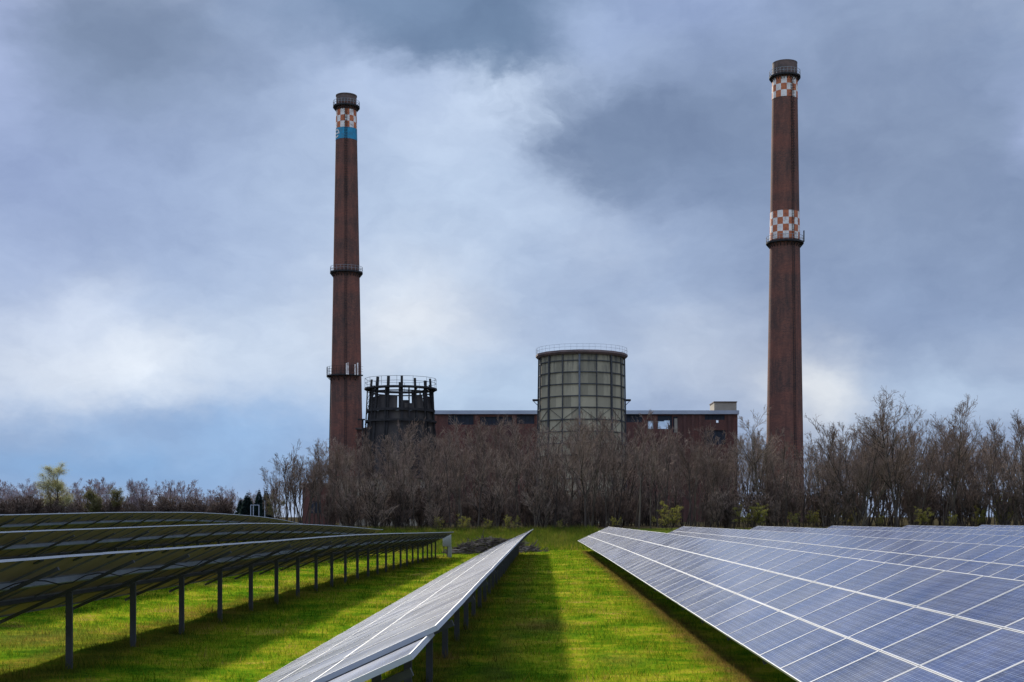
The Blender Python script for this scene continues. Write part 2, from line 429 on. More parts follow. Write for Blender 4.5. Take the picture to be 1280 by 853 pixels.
# ------------------------------------------------------------------ solar rows
TILT = R(24.5); CT, ST = math.cos(TILT), math.sin(TILT)
PW, PL, GAPX, GAPY = 1.0, 1.672, .012, .008
SLANT = 3 * PW + 2 * GAPX
PITCH = PL + GAPY
LOW_H = .95                      # low edge over the ground
def panel_meshes():
    hx, hy, fr, fy, th = PW / 2, PL / 2, .013, .021, .04
    def ring(mb, m, mu):
        o = [(-hx,-hy),(hx,-hy),(hx,hy),(-hx,hy)]; i = [(-hx+fr,-hy+fy),(hx-fr,-hy+fy),(hx-fr,hy-fy),(-hx+fr,hy-fy)]
        P = [(x,y,0) for x,y in o] + [(x,y,0) for x,y in i] + [(x,y,-th) for x,y in o] + [(x,y,-th) for x,y in i]
        Fq = []
        for k in range(4):
            k2 = (k+1) % 4
            Fq += [(k,k2,4+k2,4+k), (8+k2,8+k,12+k,12+k2), (k2,k,8+k,8+k2), (4+k,4+k2,12+k2,12+k)]
        mb.add(P, Fq, m)
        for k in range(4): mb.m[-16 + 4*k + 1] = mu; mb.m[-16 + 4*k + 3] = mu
    def lam(mb, m0, m1):
        e = .0015; x, y = hx-fr-e, hy-fy-e
        mb.box(-x, -y, -.010, x, y, -.004, m1)
        mb.f = mb.f[:-6] + mb.f[-6:]
        mb.m[-5] = m0            # top face
    A = MB(); lam(A, 0, 1)
    jb = MB()
    A.box(.28, -.07, -.035, .40, .07, -.0105, 2)      # junction box
    B = MB(); ring(B, 0, 1)
    Cc = MB(); lam(Cc, 0, 1); ring(Cc, 2, 3)
    mk = lambda mb, nm, ms: (lambda o: (o.data, bpy.data.objects.remove(o))[0])(mb.build(nm, ms))
    return mk(A, 'solar_panel', [MT['glass'], MT['backsheet'], MT['post']]), mk(B, 'frame', [MT['alu'], MT['underframe']]), mk(Cc, 'solar_panel_small', [MT['glass'], MT['backsheet'], MT['alu'], MT['underframe']])
ME_PANEL, ME_FRAME, ME_SMALL = panel_meshes()

def post_mesh():
    mb = MB()
    w, d, t = .12, .06, .012                       # C-profile
    mb.box(-w/2, -d/2, -.4, w/2, -d/2+t, 1.0)
    mb.box(-w/2, -d/2+t+.0005, -.4, -w/2+t, d/2, 1.0); mb.box(w/2-t, -d/2+t+.0005, -.4, w/2, d/2, 1.0)
    o = mb.build('post', [MT['post']]); me = o.data; bpy.data.objects.remove(o); return me
def rafter_mesh():
    mb = MB()                                       # origin at the post top, local x along the slope
    mb.box(-1.42, -.03, -.06, 1.42, .03, .0)
    o = mb.build('rafter', [MT['post']]); me = o.data; bpy.data.objects.remove(o); return me
ME_POST, ME_RAFTER = post_mesh(), rafter_mesh()

ROW_GROUP = 'long rows of solar panels across the meadow'
FEET = []
def solar_row(x_low, y0, y1, label, y_first_seen, post_phase, frames=False, dz=0.0, x_off=0.0, group=ROW_GROUP, posts=True, name='solar_panel_row', cat='solar panels'):
    n = int(round((y1 - y0) / PITCH)); y0 = y1 - n * PITCH
    xc = x_low + SLANT * CT / 2
    gr = lambda y: g1(xc, y) + dz
    root = empty(name, (xc, y0, gr(y0)), label, cat, group)
    ox, oy, oz = root.location
    items = []
    for i in range(n):
        ya, yb = y0 + i * PITCH, y0 + (i + 1) * PITCH
        za, zb = gr(ya), gr(yb); sl = math.atan2(zb - za, PITCH)
        yc, zc = (ya + yb) / 2, (za + zb) / 2
        for j in range(3):
            s = (j - 1) * (PW + GAPX)
            lx = s * CT; lz = LOW_H + SLANT * ST / 2 + s * ST
            M = Matrix.Translation((lx, yc - oy, zc + lz - oz)) @ Matrix.Rotation(sl, 4, 'X') @ Matrix.Rotation(-TILT, 4, 'Y')
            M = M @ Matrix.Rotation(random.gauss(0, R(.10)), 4, 'X') @ Matrix.Rotation(random.gauss(0, R(.14)), 4, 'Y')
            items.append((yc, j, M))
    items.sort(key=lambda t: (t[0] < y_first_seen, t[0]))
    for k, (yc, j, M) in enumerate(items[:100]):
        if frames:
            p = link(bpy.data.objects.new('solar_panel', ME_PANEL), root); p.matrix_local = M
            link(bpy.data.objects.new('frame', ME_FRAME), p)
        else:
            p = link(bpy.data.objects.new('solar_panel', ME_SMALL), root); p.matrix_local = M
    rest = items[100:]
    if rest:
        src = ME_SMALL; nv = len(src.vertices)
        co = np.empty(nv * 3, np.float32); src.vertices.foreach_get('co', co); co = co.reshape(-1, 3)
        fs = np.array([p.vertices[:] for p in src.polygons]); mi = np.array([p.material_index for p in src.polygons])
        VV, FF, MM = [], [], []
        for k, (yc, j, M) in enumerate(rest):
            m = np.array(M); VV.append(co @ m[:3, :3].T + m[:3, 3]); FF.append(fs + k * nv); MM.append(mi)
        o = link(bpy.data.objects.new('solar_panel_field', np_mesh('solar_panel_field', np.concatenate(VV), np.concatenate(FF), [MT['glass_field'], MT['backsheet'], MT['alu'], MT['underframe']], np.concatenate(MM))), root)
        o['kind'] = 'stuff'
    # rails under the two gaps, following the ground
    for s, w, h, m in ((.5 * (PW + GAPX), .07, .10, 'galv'), (-.5 * (PW + GAPX), .07, .07, 'post')):
        mb = MB(); dn = .043 + h / 2
        for i in range(n):
            ya, yb = y0 + i * PITCH, y0 + (i + 1) * PITCH
            P = [(s * CT + ST * dn, y - oy, gr(y) + LOW_H + SLANT * ST / 2 + s * ST - CT * dn - oz) for y in (ya, yb)]
            mb.bar(P[0], (P[1][0], P[1][1] - .003, P[1][2]), w, h, up=(-ST, 0, CT))
        mb.build('rail', [MT[m]], root)
    y = y0 + ((post_phase - y0) % 3.8)
    while y < y1 - .2:
        z = gr(y) - oz; h = LOW_H + SLANT * ST / 2 - .20
        p = link(bpy.data.objects.new('post', ME_POST), root)
        p.location = (.1, y - oy, z); p.scale = (1, 1, h + .03)
        r = link(bpy.data.objects.new('rafter', ME_RAFTER), root)
        r.matrix_local = Matrix.Translation((.0, y - oy, z + LOW_H + SLANT * ST / 2 - .145)) @ Matrix.Rotation(-TILT, 4, 'Y')
        if frames:
            FEET.append((xc + .1, y))
        y += 3.8
    if frames:
        mb = MB(); pts = []
        yy = y0 + .2
        while yy < y1 - .3:
            ph_ = ((yy - post_phase) % 3.8) / 3.8
            sag = .10 * math.sin(math.pi * ph_) + .05 * math.sin(yy * 2.3)
            pts.append((.78 * CT, yy - oy, gr(yy) - oz + LOW_H + SLANT * ST / 2 + .78 * ST - .10 - abs(sag)))
            yy += .63
        mb.tube(pts, .011, 5); mb.build('cable', [MT['dark']], root)
    return root

# the part of the glass for the merged far panels: the cell grid comes from each panel's own face corners, too small to see there
def glass_field_build(T, bs):
    geo = T.n('ShaderNodeNewGeometry').outputs
    ri = geo['Random Per Island']
    col = T.ramp(ri, [(0, (.010,.018,.055)), (1, (.018,.032,.092))])
    dust = T.noise(geo['Position'], .9, 5, .6).outputs['Fac']
    col = T.mix(T.maprange(dust, .35, .75, .05, .16), col, c4((.30,.29,.28)))
    T.set(bs.inputs['Base Color'], col)
    T.set(bs.inputs['Sheen Weight'], T.maprange(dust, .3, .7, .03, .11)); bs.inputs['Sheen Roughness'].default_value = .28; bs.inputs['Sheen Tint'].default_value = (1, .93, .84, 1)
    T.set(bs.inputs['Roughness'], T.maprange(dust, .3, .7, .17, .25))
MT['glass_field'] = mat('photovoltaic_glass_far', glass_field_build, spec=.34)

XL = 3.2; PP = 6.75
ords = ['', 'second', 'third', 'fourth', 'fifth', 'sixth', 'seventh']
for k in range(7):
    x = XL + PP * k
    fs = max(10.6, x / .367 - (1 if k == 0 else 0))
    lab = 'blue solar panel row bordering the open grass strip on its right side' if k == 0 else f'{ords[k]} blue solar panel row, counted rightward from the open grass strip'
    solar_row(x, fs - 6, 118.5, lab, fs, 12.0, frames=(k < 2), group=ROW_GROUP)
XM = -3.525
solar_row(XM, 10.0, 112.0, 'pale glaring solar panel row that rises to a point at the grass strip', 10.0, 16.2, frames=True)
tb = solar_row(XM - .06, 8.6, 9.95, 'short solar table one panel wide at the near end of the glaring row', 8.0, 9.1, frames=True, dz=-.075, name='solar_panel_table', cat='solar panels')
solar_row(XM - PP, 11.0, 111.5, 'nearest dark panel row seen from behind, on bare posts above the lit grass', 17.0, 24.4, frames=True)
solar_row(XM - 2 * PP, 24.0, 117.5, 'middle one of three dark panel rows seen from behind', 33.5, 25.0)
solar_row(XM - 3 * PP, 40.0, 118.5, 'humped farthest one of the three dark panel rows seen from behind', 49.5, 41.0)

go2 = grass_object('grass', [(17, 32, 300, .05, .13, .006), (32, 46, 190, .05, .14, .008), (46, 70, 80, .06, .15, .012), (70, 122, 32, .06, .16, .02), (17, 60, 70, .12, .28, .010), (60, 122, 14, .14, .30, .02)], FEET)
tag(go2, 'short yellow green meadow grass between the panel rows', 'grass')

# electrical cabinet at the end of the first dark row
t = empty('inverter_cabinet', (-8.15, 111.9, g1(-8.15, 112)), 'grey electrical cabinet at the far end of the dark panel row on posts', 'cabinet')
mb = MB(); mb.box(-.36, 0, .95, .36, .28, 1.95); mb.build('housing', [MT['cabinet']], t)
mb = MB(); mb.box(-.33, -.015, .99, .33, -.002, 1.91); mb.build('door', [MT['cabinet']], t)
mb = MB(); mb.box(.08, .02, .0, .40, .26, .93); mb.build('cable_box', [MT['cabinet']], t)
for sx in (-.3, .0):
    mb = MB(); mb.box(sx, .08, -.3, sx + .06, .14, .948); mb.build('leg', [MT['post']], t)

# ------------------------------------------------------------------ chimneys
def railing(mb, r, z, n=24, h=1.1, w=.05, gaps=()):
    for i in range(n):
        a = 2 * math.pi * i / n
        x, y = r * math.sin(a), -r * math.cos(a)
        mb.bar((x, y, z), (x, y, z + h), w)
        a2 = 2 * math.pi * (i + 1) / n
        x2, y2 = r * math.sin(a2), -r * math.cos(a2)
        for hh in (h, h * .5): mb.bar((x, y, z + hh), (x2, y2, z + hh), w)
def ring_platform(root, r_in, r_out, z, n=28, thick=.35, rail_h=1.15):
    mb = MB()
    mb.lathe([(r_in, z), (r_out, z), (r_out, z + thick), (r_in, z + thick)], 40, closed=True)
    for i in range(n):                                   # brackets
        a = 2 * math.pi * i / n
        p = lambda r, zz: (r * math.sin(a), -r * math.cos(a), zz)
        mb.bar(p(r_in + .02, z - .9), p(r_out - .1, z - .02), .12)
    pl = mb.build('platform', [MT['dark']], root)
    mb = MB(); railing(mb, r_out - .06, z + thick, 26, rail_h, .055)
    mb.build('railing', [MT['rail']], pl)
def checker(root, rfun, z0, z1, rows, seg, phase, start, name='checker_band'):
    mb = MB(); sub = 4
    for i in range(rows):
        za, zb = z0 + (z1 - z0) * i / rows, z0 + (z1 - z0) * (i + 1) / rows
        for s in range(seg):
            m = (i + s + start) % 2
            for q in range(sub):
                a0 = phase + 2 * math.pi * (s + q / sub) / seg; a1 = phase + 2 * math.pi * (s + (q + 1) / sub) / seg
                P = [(rfun(z) * math.sin(a), -rfun(z) * math.cos(a), z) for a, z in ((a0, za), (a1, za), (a1, zb), (a0, zb))]
                mb.add(P, [(0, 1, 2, 3)], m)
    return mb.build(name, [MT['white'], MT['red']], root)
def ladder(root, rfun, phi, z0, z1, cage=True):
    mb = MB(); n = max(6, int((z1 - z0) / 4))
    for sgn in (-1, 1):
        pts = []
        for i in range(n + 1):
            z = z0 + (z1 - z0) * i / n; r = rfun(z) + .18; a = phi + sgn * .23 / r
            pts.append((r * math.sin(a), -r * math.cos(a), z))
        for p, q in zip(pts, pts[1:]): mb.bar(p, q, .07)
    z = z0
    while z < z1:
        r = rfun(z) + .18
        a0, a1 = phi - .23 / r, phi + .23 / r
        mb.bar((r*math.sin(a0), -r*math.cos(a0), z), (r*math.sin(a1), -r*math.cos(a1), z), .05)
        if cage and int(z * 10) % 3 == 0:
            c = Vector((rfun(z) * math.sin(phi), -rfun(z) * math.cos(phi), z)); nrm = Vector((math.sin(phi), -math.cos(phi), 0)); tg = Vector((math.cos(phi), math.sin(phi), 0))
            hp = [c + nrm * (.18 + .7 * math.sin(t)) - tg * (.36 * math.cos(t)) for t in np.linspace(0, math.pi, 7)]
            for p, q in zip(hp, hp[1:]): mb.bar(p, q, .05)
        z += .6
    mb.build('ladder', [MT['dark']], root)

def chimney(px, Y, name_label, ytop, cap_px, prof_px, dist):
    """prof_px: list of (image row, half width in px), used to size a real round shaft"""
    s = Y / 1640.0; X = (px - 678) * s
    zb = g1(X, Y)
    root = empty('brick_chimney', (X, Y, zb), name_label, 'chimney', 'two tall brick chimneys')
    Z = lambda y: 3 + (646 - y) * s - zb
    pr = sorted([(Z(y), w * s) for y, w in prof_px])
    zz = [p[0] for p in pr]; ww = [p[1] for p in pr]
    rf = lambda z: float(np.interp(z, zz, ww))
    return root, s, Z, rf

# left chimney
root, s, Z, rf = chimney(433, 307, 'brick chimney with one checkered band and a teal band near its top', 118, 12.1, [(118, 12.3), (545, 20.0), (660, 22.1)], 307)
rl = lambda z: rf(z)
zt = Z(120)
mb = MB()
prof = [(rf(z), z) for z in np.linspace(-.5, zt - 1.9, 40)]
mb.lathe(prof, 48)
mb.build('shaft', [MT['brick']], root, smooth=True)
mb = MB(); r0 = rf(zt)
mb.lathe([(r0 - .02, zt - 1.9), (r0 + .06, zt - 1.85), (r0 + .06, zt - .25), (r0 + .16, zt - .22), (r0 + .16, zt), (r0 - .45, zt), (r0 - .45, zt - 3)], 48)
mb.build('cap', [MT['soot']], root)
ring_platform(root, r0 - .05, 16.6 * s, Z(135.5), rail_h=1.1)
checker(root, lambda z: rf(z) + .03, Z(162.3), Z(139.5), 3, 14, 0.0, 1)
mb = MB(); mb.lathe([(rf(z) + .028, z) for z in (Z(176.5), Z(169), Z(162.4))], 48); band = mb.build('teal_band', [MT['teal']], root, smooth=True)
mb = MB(); ht = 1.02                                   # a lower-case e bent round the band
zc, ac = Z(169.3), R(-54)
def on_band(u, v):
    z = zc + v; r = rf(z) + .06; a = ac + u / r
    return (r * math.sin(a), -r * math.cos(a), z)
def cap_strip(P, Q, k):
    for i in range(k): mb.add([on_band(*P[i]), on_band(*P[i + 1]), on_band(*Q[i + 1]), on_band(*Q[i])], [(0, 1, 2, 3)])
ths = [R(t) for t in np.linspace(0, 318, 40)]
cap_strip([(.98 * ht * math.cos(t), ht * math.sin(t)) for t in ths], [(.66 * ht * math.cos(t), .66 * ht * math.sin(t)) for t in ths], 39)
us = list(np.linspace(-.64 * ht, .975 * ht, 12))
cap_strip([(u, -.17 * ht) for u in us], [(u, .13 * ht if u < .64 * ht else -.004) for u in us], 11)
mb.build('lettering', [MT['white']], root)
ring_platform(root, rf(Z(339)) - .05, 20.3 * s, Z(342.5))
# broken lower platform with aerials
mb = MB(); zp = Z(471.5); rp = rf(zp)
seg = 30
for i in range(seg):
    a0, a1 = R(-150 + 215 * i / seg), R(-150 + 215 * (i + 1) / seg)
    P = []
    for zz in (zp, zp + .3):
        for a, r in ((a0, rp - .03), (a1, rp - .03), (a1, rp + 1.1), (a0, rp + 1.1)):
            P.append((r * math.sin(a), -r * math.cos(a), zz))
    mb.add(P, [(3,2,1,0),(4,5,6,7),(0,1,5,4),(1,2,6,5),(2,3,7,6),(3,0,4,7)])
    if i % 3 == 0: mb.bar((rp * math.sin(a0), -rp * math.cos(a0), zp - 1), ((rp + 1) * math.sin(a0), -(rp + 1) * math.cos(a0), zp), .12)
pl = mb.build('lower_platform', [MT['dark']], root)
mb = MB()
for i in range(0, seg, 2):
    a0, a1 = R(-150 + 215 * i / seg), R(-150 + 215 * (i + 2) / seg); r = rp + 1.05
    p0, p1 = (r * math.sin(a0), -r * math.cos(a0)), (r * math.sin(a1), -r * math.cos(a1))
    mb.bar((*p0, zp + .3), (*p0, zp + 2.2), .07)
    for hh in (1.0, 1.6, 2.2): mb.bar((*p0, zp + hh), (*p1, zp + hh), .05)
mb.build('railing', [MT['dark']], pl)
for a, h in ((9, 2.6), (13, 2.7), (33, 2.4), (41, 2.8)):
    mb = MB(); r = rp + 1.3; x, y = r * math.sin(R(a)), -r * math.cos(R(a))
    mb.box(x - .14, y - .09, zp + .1, x + .14, y + .09, zp + .1 + h)
    mb.build('aerial', [MT['white']], root)
ladder(root, rf, R(6), 4, Z(136))
mb = MB()
pts = [((rf(z) + .12) * math.sin(R(-88)), -(rf(z) + .12) * math.cos(R(-88)), z) for z in np.linspace(2, zp, 12)]
mb.tube(pts, .14, 6); mb.build('cable_duct', [MT['dark']], root)
# right chimney
root, s, Z, rf = chimney(981, 285, 'taller looking brick chimney with two red and white checkered bands', 78, 15.2, [(78, 15.2), (265, 18.0), (560, 22.8), (660, 24.6)], 285)
zt = Z(79.5); r0 = rf(zt)
mb = MB(); mb.lathe([(rf(z), z) for z in np.linspace(-.5, zt - 2.9, 40)], 48); mb.build('shaft', [MT['brick']], root, smooth=True)
mb = MB(); mb.lathe([(r0, zt - 2.9), (r0 + .08, zt - 2.8), (r0 + .02, zt - .3), (r0 + .06, zt), (r0 - .5, zt), (r0 - .5, zt - 3)], 48); mb.build('cap', [MT['soot']], root)
ring_platform(root, r0 - .05, 19.4 * s, Z(98.5))
checker(root, lambda z: rf(z) + .03, Z(125), Z(100.5), 3, 14, R(-1.7), 1)
checker(root, lambda z: rf(z) + .03, Z(301), Z(266.5), 4, 16, R(5), 1)
ring_platform(root, rf(Z(302)) - .05, 23.3 * s, Z(305.5))
mb = MB(); r = 23.6 * s; a = R(72); mb.bar((r*math.sin(a), -r*math.cos(a), Z(304)), (r*math.sin(a), -r*math.cos(a), Z(290)), .22); mb.build('aerial', [MT['dark']], root)
ladder(root, rf, R(22), 4, Z(99))

# ------------------------------------------------------------------ cooling tower
Y = 262; s = Y / 1640; X = (727 - 678) * s; zb = g1(X, Y)
root = empty('cooling_tower', (X, Y, zb), 'wide greyish beige framed cooling tower with a railed rim', 'cooling tower')
Z = lambda y: 3 + (646 - y) * s - zb
bands_y = [449, 456.5, 470.5, 485, 499.5, 513.5, 528, 542.5, 557, 571.5, 586, 600, 615, 630, 645, 655]
N = 16; ph = R(-4.4)
zt, zbm = Z(447), Z(655)
rt = lambda z: 55.6 * s + (52.4 - 55.6) * s * (z - zbm) / (zt - zbm)
mb = MB(); shade = []
for i in range(len(bands_y) - 1):
    z1, z0 = Z(bands_y[i]), Z(bands_y[i + 1])
    for k in range(N):
        a0, a1 = ph + 2 * math.pi * k / N, ph + 2 * math.pi * (k + 1) / N
        am = (a0 + a1) / 2
        def pt(a, z, sub):
            r = rt(z); return Vector((r * math.sin(a), -r * math.cos(a), z))
        A, B, C_, D = pt(a0, z0, 0), pt(a1, z0, 0), pt(a1, z1, 0), pt(a0, z1, 0)
        for h in range(2):
            P = [A.lerp(B, h / 2), A.lerp(B, (h + 1) / 2), D.lerp(C_, (h + 1) / 2), D.lerp(C_, h / 2)]
            mb.add(P, [(0, 1, 2, 3)]); shade.append(random.random() * (.75 if i < 2 else 1))
o = mb.build('wall_panelling', [MT['towerpanel']], root)
ca = o.data.color_attributes.new('panel', 'FLOAT_COLOR', 'CORNER')
vals = np.repeat(np.array(shade, np.float32), 4)
ca.data.foreach_set('color', np.stack([vals, vals, vals, np.ones_like(vals)], 1).ravel())
for yy in bands_y[1:]:
    mb = MB(); z = Z(yy); r = rt(z) + .10
    mb.lathe([(r - .11, z - .09), (r + .09, z - .09), (r + .09, z + .09), (r - .11, z + .09)], N, phase=ph, closed=True)
    mb.build('ring_beam', [MT['towersteel']], root)
for k in range(N):
    a = ph + 2 * math.pi * k / N; big = k % 2 == 0
    mb = MB(); p = lambda z, d: ((rt(z) + d) * math.sin(a), -(rt(z) + d) * math.cos(a), z)
    mb.bar(p(zbm, .18), p(zt, .18), .34 if big else .16, .3 if big else .2, up=(math.sin(a), -math.cos(a), 0))
    mb.build('pillar', [MT['pillar'] if k in (0,) else MT['towersteel']], root)
mb = MB()
for k in range(N):
    a0, a1 = ph + 2 * math.pi * k / N, ph + 2 * math.pi * (k + 1) / N
    for i in range(5, len(bands_y) - 2):
        z1, z0 = Z(bands_y[i]), Z(bands_y[i + 1])
        A, B = (a0, a1) if (k + i) % 2 else (a1, a0)
        q = lambda a, z: ((rt(z) + .08) * math.sin(a), -(rt(z) + .08) * math.cos(a), z)
        mb.bar(q(A, z1), q(B, z0), .065)
mb.build('diagonal_braces', [MT['towersteel']], root)
mb = MB(); ro = 57.6 * s
mb.lathe([(rt(zt) - .5, zt - .3), (ro - .35, zt - .3), (ro, zt + .05), (ro, zt + .45), (rt(zt) - .5, zt + .45)], N, phase=ph, closed=True)
rim = mb.build('rim', [noisy('rusty_rim', [(.06,.045,.04),(.16,.10,.085)], .5, rough=.8)], root)
mb = MB(); railing(mb, ro - .1, zt + .45, 48, 1.15, .032); mb.build('railing', [MT['rail']], rim)
for a in (-90, 90):
    mb = MB(); z = Z(501); r = rt(z); sg = math.sin(R(a))
    mb.box(min(sg*r, sg*(r+1.3)), -.5, z - .1, max(sg*r, sg*(r+1.3)), .5, z + .25)
    mb.bar((sg * r, 0, z - 1.2), (sg * (r + 1.1), 0, z - .1), .12)
    mb.build('side_platform', [MT['dark']], root)

# ------------------------------------------------------------------ ruined tower
Y = 275; s = Y / 1640; X = (501 - 678) * s; zb = g1(X, Y)
root = empty('ruined_cooling_tower', (X, Y, zb), 'dark ruined cooling tower, gutted to black posts and open slits on top', 'cooling tower')
Z = lambda y: 3 + (646 - y) * s - zb
N = 14; ph = R(8)
rr = lambda z: float(np.interp(z, [Z(655), Z(545), Z(496), Z(470)], [50 * s, 44.5 * s, 37.0 * s, 35.5 * s]))
rnd = random.Random(5)
mb = MB()
for k in range(N):
    a0, a1 = ph + 2 * math.pi * k / N, ph + 2 * math.pi * (k + 1) / N
    zl = [Z(655), Z(516)]
    P = [(rr(z) * math.sin(a), -rr(z) * math.cos(a), z) for a, z in ((a0, zl[0]), (a1, zl[0]), (a1, zl[1]), (a0, zl[1]))]
    mb.add(P, [(0, 1, 2, 3)])
mb.build('lower_shell', [MT['ruin']], root)
for k in range(N):
    a0 = ph + 2 * math.pi * k / N; w = 2 * math.pi / N
    b0 = a0 + w * rnd.choice((.0, .04, .18, .3)); b1 = a0 + w * rnd.choice((1, .97, .85, .68))
    zt = Z(rnd.choice((496.5, 497, 498, 501, 507)))
    z0 = Z(515.8)
    P = []
    for d in (0, -.18):
        P += [((rr(z) + d) * math.sin(a), -(rr(z) + d) * math.cos(a), z) for a, z in ((b0, z0), (b1, z0), (b1, zt), (b0, zt))]
    mb = MB(); mb.add(P, [(0,1,2,3),(7,6,5,4),(1,0,4,5),(2,1,5,6),(3,2,6,7),(0,3,7,4)])
    mb.build('wall_panel', [MT['ruin']], root)
for k in range(N):
    a = ph + 2 * math.pi * k / N
    top = Z(rnd.choice((474, 478, 480, 476, 485, 486)))
    w = rnd.choice((.2, .35, .5, .25, .22))
    mb = MB(); p = lambda z, d: ((rr(z) + d) * math.sin(a), -(rr(z) + d) * math.cos(a), z)
    mb.bar(p(Z(655), .2), p(top, .2), w, .4, up=(math.sin(a), -math.cos(a), 0))
    mb.build('post', [MT['dark']], root)
mb = MB(); zd = Z(488.0)
mb.lathe([(rr(zd) - .2, zd), (45.3 * s, zd), (45.3 * s, zd + .35), (rr(zd) - .2, zd + .35)], N * 2, phase=ph, closed=True)
for k in range(N):
    a = ph + 2 * math.pi * k / N; p = lambda r, z: (r * math.sin(a), -r * math.cos(a), z)
    mb.bar(p(rr(zd), zd - .9), p(44 * s, zd), .15)
deck = mb.build('deck', [MT['dark']], root)
mb = MB(); railing(mb, 44.6 * s, zd + .45, N, 1.85, .06); mb.build('railing', [MT['dark']], deck)
for yy, w in ((492, .22), (516, .5), (529, .4)):
    mb = MB(); z = Z(yy); r = rr(z) + .35
    mb.lathe([(r - .2, z), (r + .2, z), (r + .2, z + w), (r - .2, z + w)], N, phase=ph, closed=True)
    mb.build('ring_beam', [MT['dark']], root)
for adeg in (-110, -78, 78, 110, 50, -50, 20, -20, 150, -150):
    a = R(adeg); p = lambda r, z: (r * math.sin(a), -r * math.cos(a), z)
    mb = MB()
    mb.bar(p(41.5 * s, zd), p(49.0 * s, Z(655)), .24)
    for q in range(8):
        za, zb2 = Z(492 + q * 8), Z(500 + q * 8)
        mb.bar(p(rr(za) + .2, za), p(41.9 * s + q * .11, zb2), .10)
        mb.bar(p(rr(zb2) + .2, zb2), p(41.9 * s + q * .11, zb2), .10)
    mb.build('outer_strut', [MT['dark']], root)
mb = MB()                                   # footbridge stub toward the chimney
mb.box(-51.5 * s, -3.0, Z(526.5), -43 * s, -2.0, Z(525)); mb.bar((-45.5 * s, -2.5, Z(526)), (-46 * s, -2.5, Z(655)), .3)
mb.build('walkway', [MT['dark']], root)

# ------------------------------------------------------------------ factory
Y = 300; s = Y / 1640; zb = 1.7
px = lambda x: (x - 678) * s
root = empty('factory_building', (px(720), Y, zb), 'long red brick power station hall with a flat pale edged roof', 'building')
ox = px(720)
Z = lambda y: 3 + (646 - y) * s - zb
PX = lambda x: px(x) - ox
# front wall with openings (strips around holes)
holes = [(783, 803, 517.8, 528), (810, 816.5, 526, 536.5), (822, 840, 519.5, 536.5), (841.5, 847, 521, 541), (881, 906, 518.8, 525), (880.5, 907, 538, 556), (560, 592, 519, 531), (600, 640, 521, 532), (646, 668, 519, 530)]
mb = MB()
xs_ = sorted({490, 922} | {h[0] for h in holes} | {h[1] for h in holes}); ys_ = sorted({518, 660} | {max(518, h[2]) for h in holes} | {h[3] for h in holes})
for i in range(len(xs_) - 1):
    for j in range(len(ys_) - 1):
        cx, cy = (xs_[i] + xs_[i+1]) / 2, (ys_[j] + ys_[j+1]) / 2
        if any(h[0] < cx < h[1] and h[2] < cy < h[3] for h in holes): continue
        x0, x1, z1, z0 = PX(xs_[i]), PX(xs_[i+1]), Z(ys_[j]), Z(ys_[j+1])
        mb.add([(x0,0,z0),(x1,0,z0),(x1,0,z1),(x0,0,z1)], [(0,1,2,3)])
for h in holes:                              # reveals
    x0, x1, z1, z0 = PX(h[0]), PX(h[1]), Z(max(518, h[2])), Z(h[3]); d = .5
    mb.add([(x0,0,z0),(x1,0,z0),(x1,0,z1),(x0,0,z1),(x0,d,z0),(x1,d,z0),(x1,d,z1),(x0,d,z1)], [(0,1,5,4),(1,2,6,5),(2,3,7,6),(3,0,4,7)])
x0, x1, z0, z1 = PX(490), PX(922), Z(660), Z(518)
mb.add([(x0,0,z0),(x0,0,z1),(x0,24,z1),(x0,24,z0)], [(0,1,2,3)]); mb.add([(x1,0,z0),(x1,24,z0),(x1,24,z1),(x1,0,z1)], [(0,1,2,3)]); mb.add([(x0,24,z0),(x0,24,z1),(x1,24,z1),(x1,24,z0)], [(0,1,2,3)])
mb.build('wall', [MT['wallbrick']], root)
mb = MB()
for xx in (545, 596, 643, 672, 856, 866, 875, 912):
    mb.box(PX(xx) - .35, -.25, Z(660), PX(xx) + .35, -.004, Z(519.5))
mb.build('brick_piers', [MT['wallbrick']], root)
mb = MB(); mb.box(x0 - .3, -.5, z1 + .005, x1 + .3, 24.4, z1 + .85); rf_ = mb.build('roof', [MT['roofgrey']], root)
mb = MB(); mb.box(PX(893), .3, z1 + .855, PX(921), 8, z1 + 2.75); ph_ = mb.build('penthouse', [MT['concrete']], root)
mb = MB(); mb.box(PX(892.3), .1, z1 + 2.752, PX(921.7), 8.2, z1 + 2.95); mb.build('penthouse_coping', [MT['soot']], ph_)
for k, h in enumerate(holes):
    xa, xb, za, zc_ = PX(h[0]), PX(h[1]), Z(max(518, h[2])), Z(h[3])
    m = 'paleblue' if k == 1 else 'darkwin'  # one opening filled pale blue in place of the sky behind it
    mb = MB(); mb.box(xa + .01, .30, zc_ + .01, xb - .01, .36, za - .01); w_ = mb.build('window', [MT[m]], root)
    if k in (0, 4, 5, 6, 7, 8):
        mb = MB(); nx_ = max(2, int((xb - xa) / .9))
        for q in range(1, nx_):
            x = xa + (xb - xa) * q / nx_; mb.box(x - .05, .22, zc_ + .01, x + .05, .297, za - .01)
        mb.build('mullions', [MT['dark']], w_)
    if k == 2:
        mb = MB(); mb.box(xa + .1, .16, zc_ + .05, xb - .9, .28, zc_ + 1.75); mb.build('pale_infill', [MT['paleblue']], w_)  # pale blue plate stands in for sky in the opening
        mb = MB(); mb.box(xb - 1.8, .1, zc_ + .9, xb - .5, .155, zc_ + 1.95); mb.build('pale_infill', [MT['paleblue']], w_)
    if k == 3:
        mb = MB(); mb.box(xa + .3, .12, zc_ + .05, xb - .02, .28, za - .4); mb.build('pale_infill', [MT['concrete']], w_)
